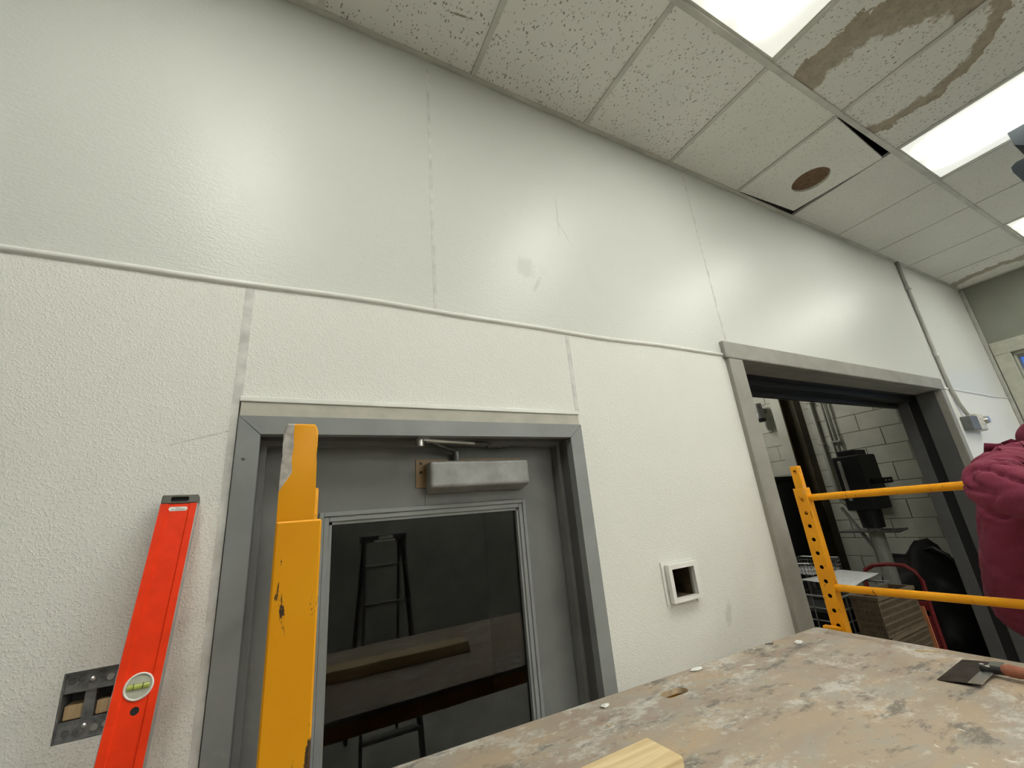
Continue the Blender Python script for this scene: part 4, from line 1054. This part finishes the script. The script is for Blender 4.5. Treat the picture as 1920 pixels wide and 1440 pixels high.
# head: face towards -Y and slightly to -X
HM = Matrix.Translation((2.335, 0.245, 2.045)) @ Matrix.Rotation(math.radians(-12), 4, 'Z') @ Matrix.Rotation(math.radians(10), 4, 'X')
hb2 = bmesh.new(); bmesh.ops.create_uvsphere(hb2, u_segments=28, v_segments=20, radius=1.0)
for v in hb2.verts:
    x, y, z = v.co
    jaw = 1 - 0.28 * max(0, -z) ** 1.3
    px_, py_, pz_ = x * 0.076 * jaw, y * 0.098 * (1 - 0.12 * max(0, -z)), z * 0.118
    if y < 0:
        if abs(x) < 0.22 and -0.35 < z < 0.12: py_ -= 0.020 * (1 - abs(x) / 0.22) * (0.5 - (z - 0.12) / 0.94)
        if 0.02 < z < 0.25 and 0.2 < abs(x) < 0.62: py_ += 0.008
        if -0.62 < z < -0.45 and abs(x) < 0.38: py_ -= 0.004
        if z < -0.75: py_ -= 0.010
    v.co = HM @ Vector((px_, py_, pz_))
tmp = bpy.data.meshes.new('head'); hb2.to_mesh(tmp); hb2.free(); pb.bm.from_mesh(tmp); bpy.data.meshes.remove(tmp)
for s_ in (-1, 1):
    pb.sph(HM @ Vector((s_ * 0.077, 0.008, -0.005)), 0.03, (0.32, 0.62, 1.0), 12, 8)
# fingers: own chains rooted in the palm
def hand(palm, wrist, down, bmB, mirror):
    palm, wrist = Vector(palm), Vector(wrist); f_ = (palm - wrist).normalized(); dn = Vector(down); sd = f_.cross(dn).normalized() * mirror
    for k, (off, L) in enumerate(((-0.030, 0.062), (-0.010, 0.072), (0.010, 0.076), (0.030, 0.068))):
        p = palm + sd * off + f_ * 0.01
        bmB.tube([p, p + f_ * L * 0.45 + dn * 0.006, p + f_ * L * 0.75 + dn * 0.022, p + f_ * L * 0.85 + dn * 0.042], [0.0095, 0.009, 0.008, 0.006], 10)
    p = palm - f_ * 0.03 + sd * 0.034
    bmB.tube([p, p + sd * 0.022 + f_ * 0.02 + dn * 0.006, p + sd * 0.028 + f_ * 0.045 + dn * 0.014, p + sd * 0.024 + f_ * 0.060 + dn * 0.02], [0.011, 0.011, 0.009, 0.006], 10)
hand(rh, rw, (0, 0, -1), pb, 1); hand(lh, lw, (0, 0, -1), pb, -1)
person = put('person', finish(mesh_of('person', pb, M['skin'], True), 'skin'))
tag(person, 'person in a maroon hooded sweatshirt resting an arm on the scaffold rung', 'person')
# hoodie
hv = [(2.30, 0.545, 1.235), (2.29, 0.55, 1.40), (2.28, 0.54, 1.56), (2.28, 0.49, 1.73), (2.285, 0.43, 1.86),
      (2.15, 0.44, 1.835), (1.99, 0.455, 1.818), (1.820, 0.475, 1.762), (1.795, 0.39, 1.728), (1.778, 0.28, 1.685),
      (2.45, 0.43, 1.83), (2.51, 0.42, 1.69), (2.56, 0.40, 1.56), (2.50, 0.29, 1.50), (2.45, 0.20, 1.465)]
he = [(0, 1), (1, 2), (2, 3), (3, 4), (3, 5), (5, 6), (6, 7), (7, 8), (8, 9), (3, 10), (10, 11), (11, 12), (12, 13), (13, 14)]
hr = [(0.200, 0.160), (0.208, 0.162), (0.195, 0.150), (0.175, 0.135), 0.085, 0.092, 0.084, 0.076, 0.074, 0.046, 0.090, 0.078, 0.074, 0.066, 0.046]
hm = skin('hoodie', hv, he, hr, 0, 4)
for v in hm.vertices:       # fabric folds
    p = v.co
    s1 = noise.noise(Vector((p.x * 5.5, p.y * 5.5, p.z * 7.0)))
    # creases: ridged noise stretched along each fold
    q = Vector((p.x * 9.0, (p.y + 0.6 * p.z) * 5.0, (p.z - 0.6 * p.y) * 15.0))
    ridge = 1.0 - abs(noise.noise(q)) * 2.2
    q2 = Vector((p.x * 16.0 + 5, (p.y - 0.5 * p.z) * 9.0, (p.z + 0.5 * p.y) * 26.0))
    ridge2 = 1.0 - abs(noise.noise(q2)) * 2.0
    k_ = 1.0 if p.z > 1.62 else 0.45
    v.co = p + v.normal * (0.014 * s1 - k_ * (0.020 * max(0.0, ridge) ** 3 + 0.007 * max(0.0, ridge2) ** 3) + 0.006)
ho = put('hoodie', finish(hm, 'maroon'), person)
hdb = B(); hdb.sph((2.30, 0.405, 1.905), 0.098, (1.0, 0.85, 0.62), 24, 16)
for v in hdb.bm.verts: v.co += (v.co - Vector((2.30, 0.405, 1.905))).normalized() * 0.02 * noise.noise(v.co * 11)
obj('hood', hdb, 'maroon', person, smooth=True)
jm = skin('trousers', [(2.30, 0.54, 1.28), (2.30, 0.535, 1.44), (2.205, 0.54, 1.16), (2.19, 0.465, 0.85), (2.19, 0.52, 0.52), (2.395, 0.54, 1.16), (2.42, 0.465, 0.85), (2.42, 0.52, 0.52)],
          [(0, 1), (0, 2), (2, 3), (3, 4), (0, 5), (5, 6), (6, 7)], [0.128, 0.135, 0.105, 0.080, 0.066, 0.105, 0.080, 0.066], 0)
put('trousers', finish(jm, 'denim'), person)
hab = B(); hab.sph((0, 0, 0), 1.0, (0.086, 0.106, 0.124), 26, 18)
bmesh.ops.delete(hab.bm, geom=[v for v in hab.bm.verts if v.co.z < 0.012 + 0.9 * max(0, -v.co.y - 0.01) - 0.9 * max(0, v.co.y - 0.03)], context='VERTS')
hab.xf(HM @ Matrix.Translation((0, 0.006, 0.006)))
obj('hair', hab, 'hair', person, smooth=True)
for s_ in (-1, 1):
    obj('eye', B().sph(HM @ Vector((s_ * 0.031, -0.084, 0.010)), 0.0115, u=12, v=8), 'eye', person, smooth=True)
    obj('pupil', B().sph(HM @ Vector((s_ * 0.031, -0.0935, 0.010)), 0.005, u=10, v=6), 'black', person, smooth=True)
obj('mouth', B().sph(HM @ Vector((0, -0.093, -0.056)), 0.022, (1.0, 0.28, 0.22), 14, 8), 'redwood', person, smooth=True)
for x in (2.19, 2.42):
    sh = B().box(x - 0.052, x + 0.052, 0.30, 0.60, ZF + 0.001, ZF + 0.09, 0.03, 4); sh.cyl((x, 0.53, ZF + 0.06), (x, 0.525, ZF + 0.17), 0.055, 0.058, 18)
    obj('boot', sh, 'boot', person, smooth=True)
# wooden step under the person
t = empty('work_step', (2.32, 0.45, 0))
for k in range(4): obj('plank', B().box(2.03, 2.62, 0.24 + k * 0.115, 0.35 + k * 0.115, ZF - 0.03, ZF, 0.003), 'blockwood', t)
obj('side_board', B().box(2.03, 2.06, 0.24, 0.695, 0, ZF - 0.031, 0.003), 'blockwood', t); obj('side_board', B().box(2.59, 2.62, 0.24, 0.695, 0, ZF - 0.031, 0.003), 'blockwood', t)
obj('brace', B().box(2.061, 2.589, 0.45, 0.48, 0.08, 0.20), 'blockwood', t)
kids(tag(t, 'low wooden work step under the person in maroon', 'step'))

# objects whose children were modelled in world space under a mesh parent at the origin need no offset;
# parts of door_1's own parts (leaf, closer) sit under meshes at the origin as well.
bpy.context.view_layer.update()
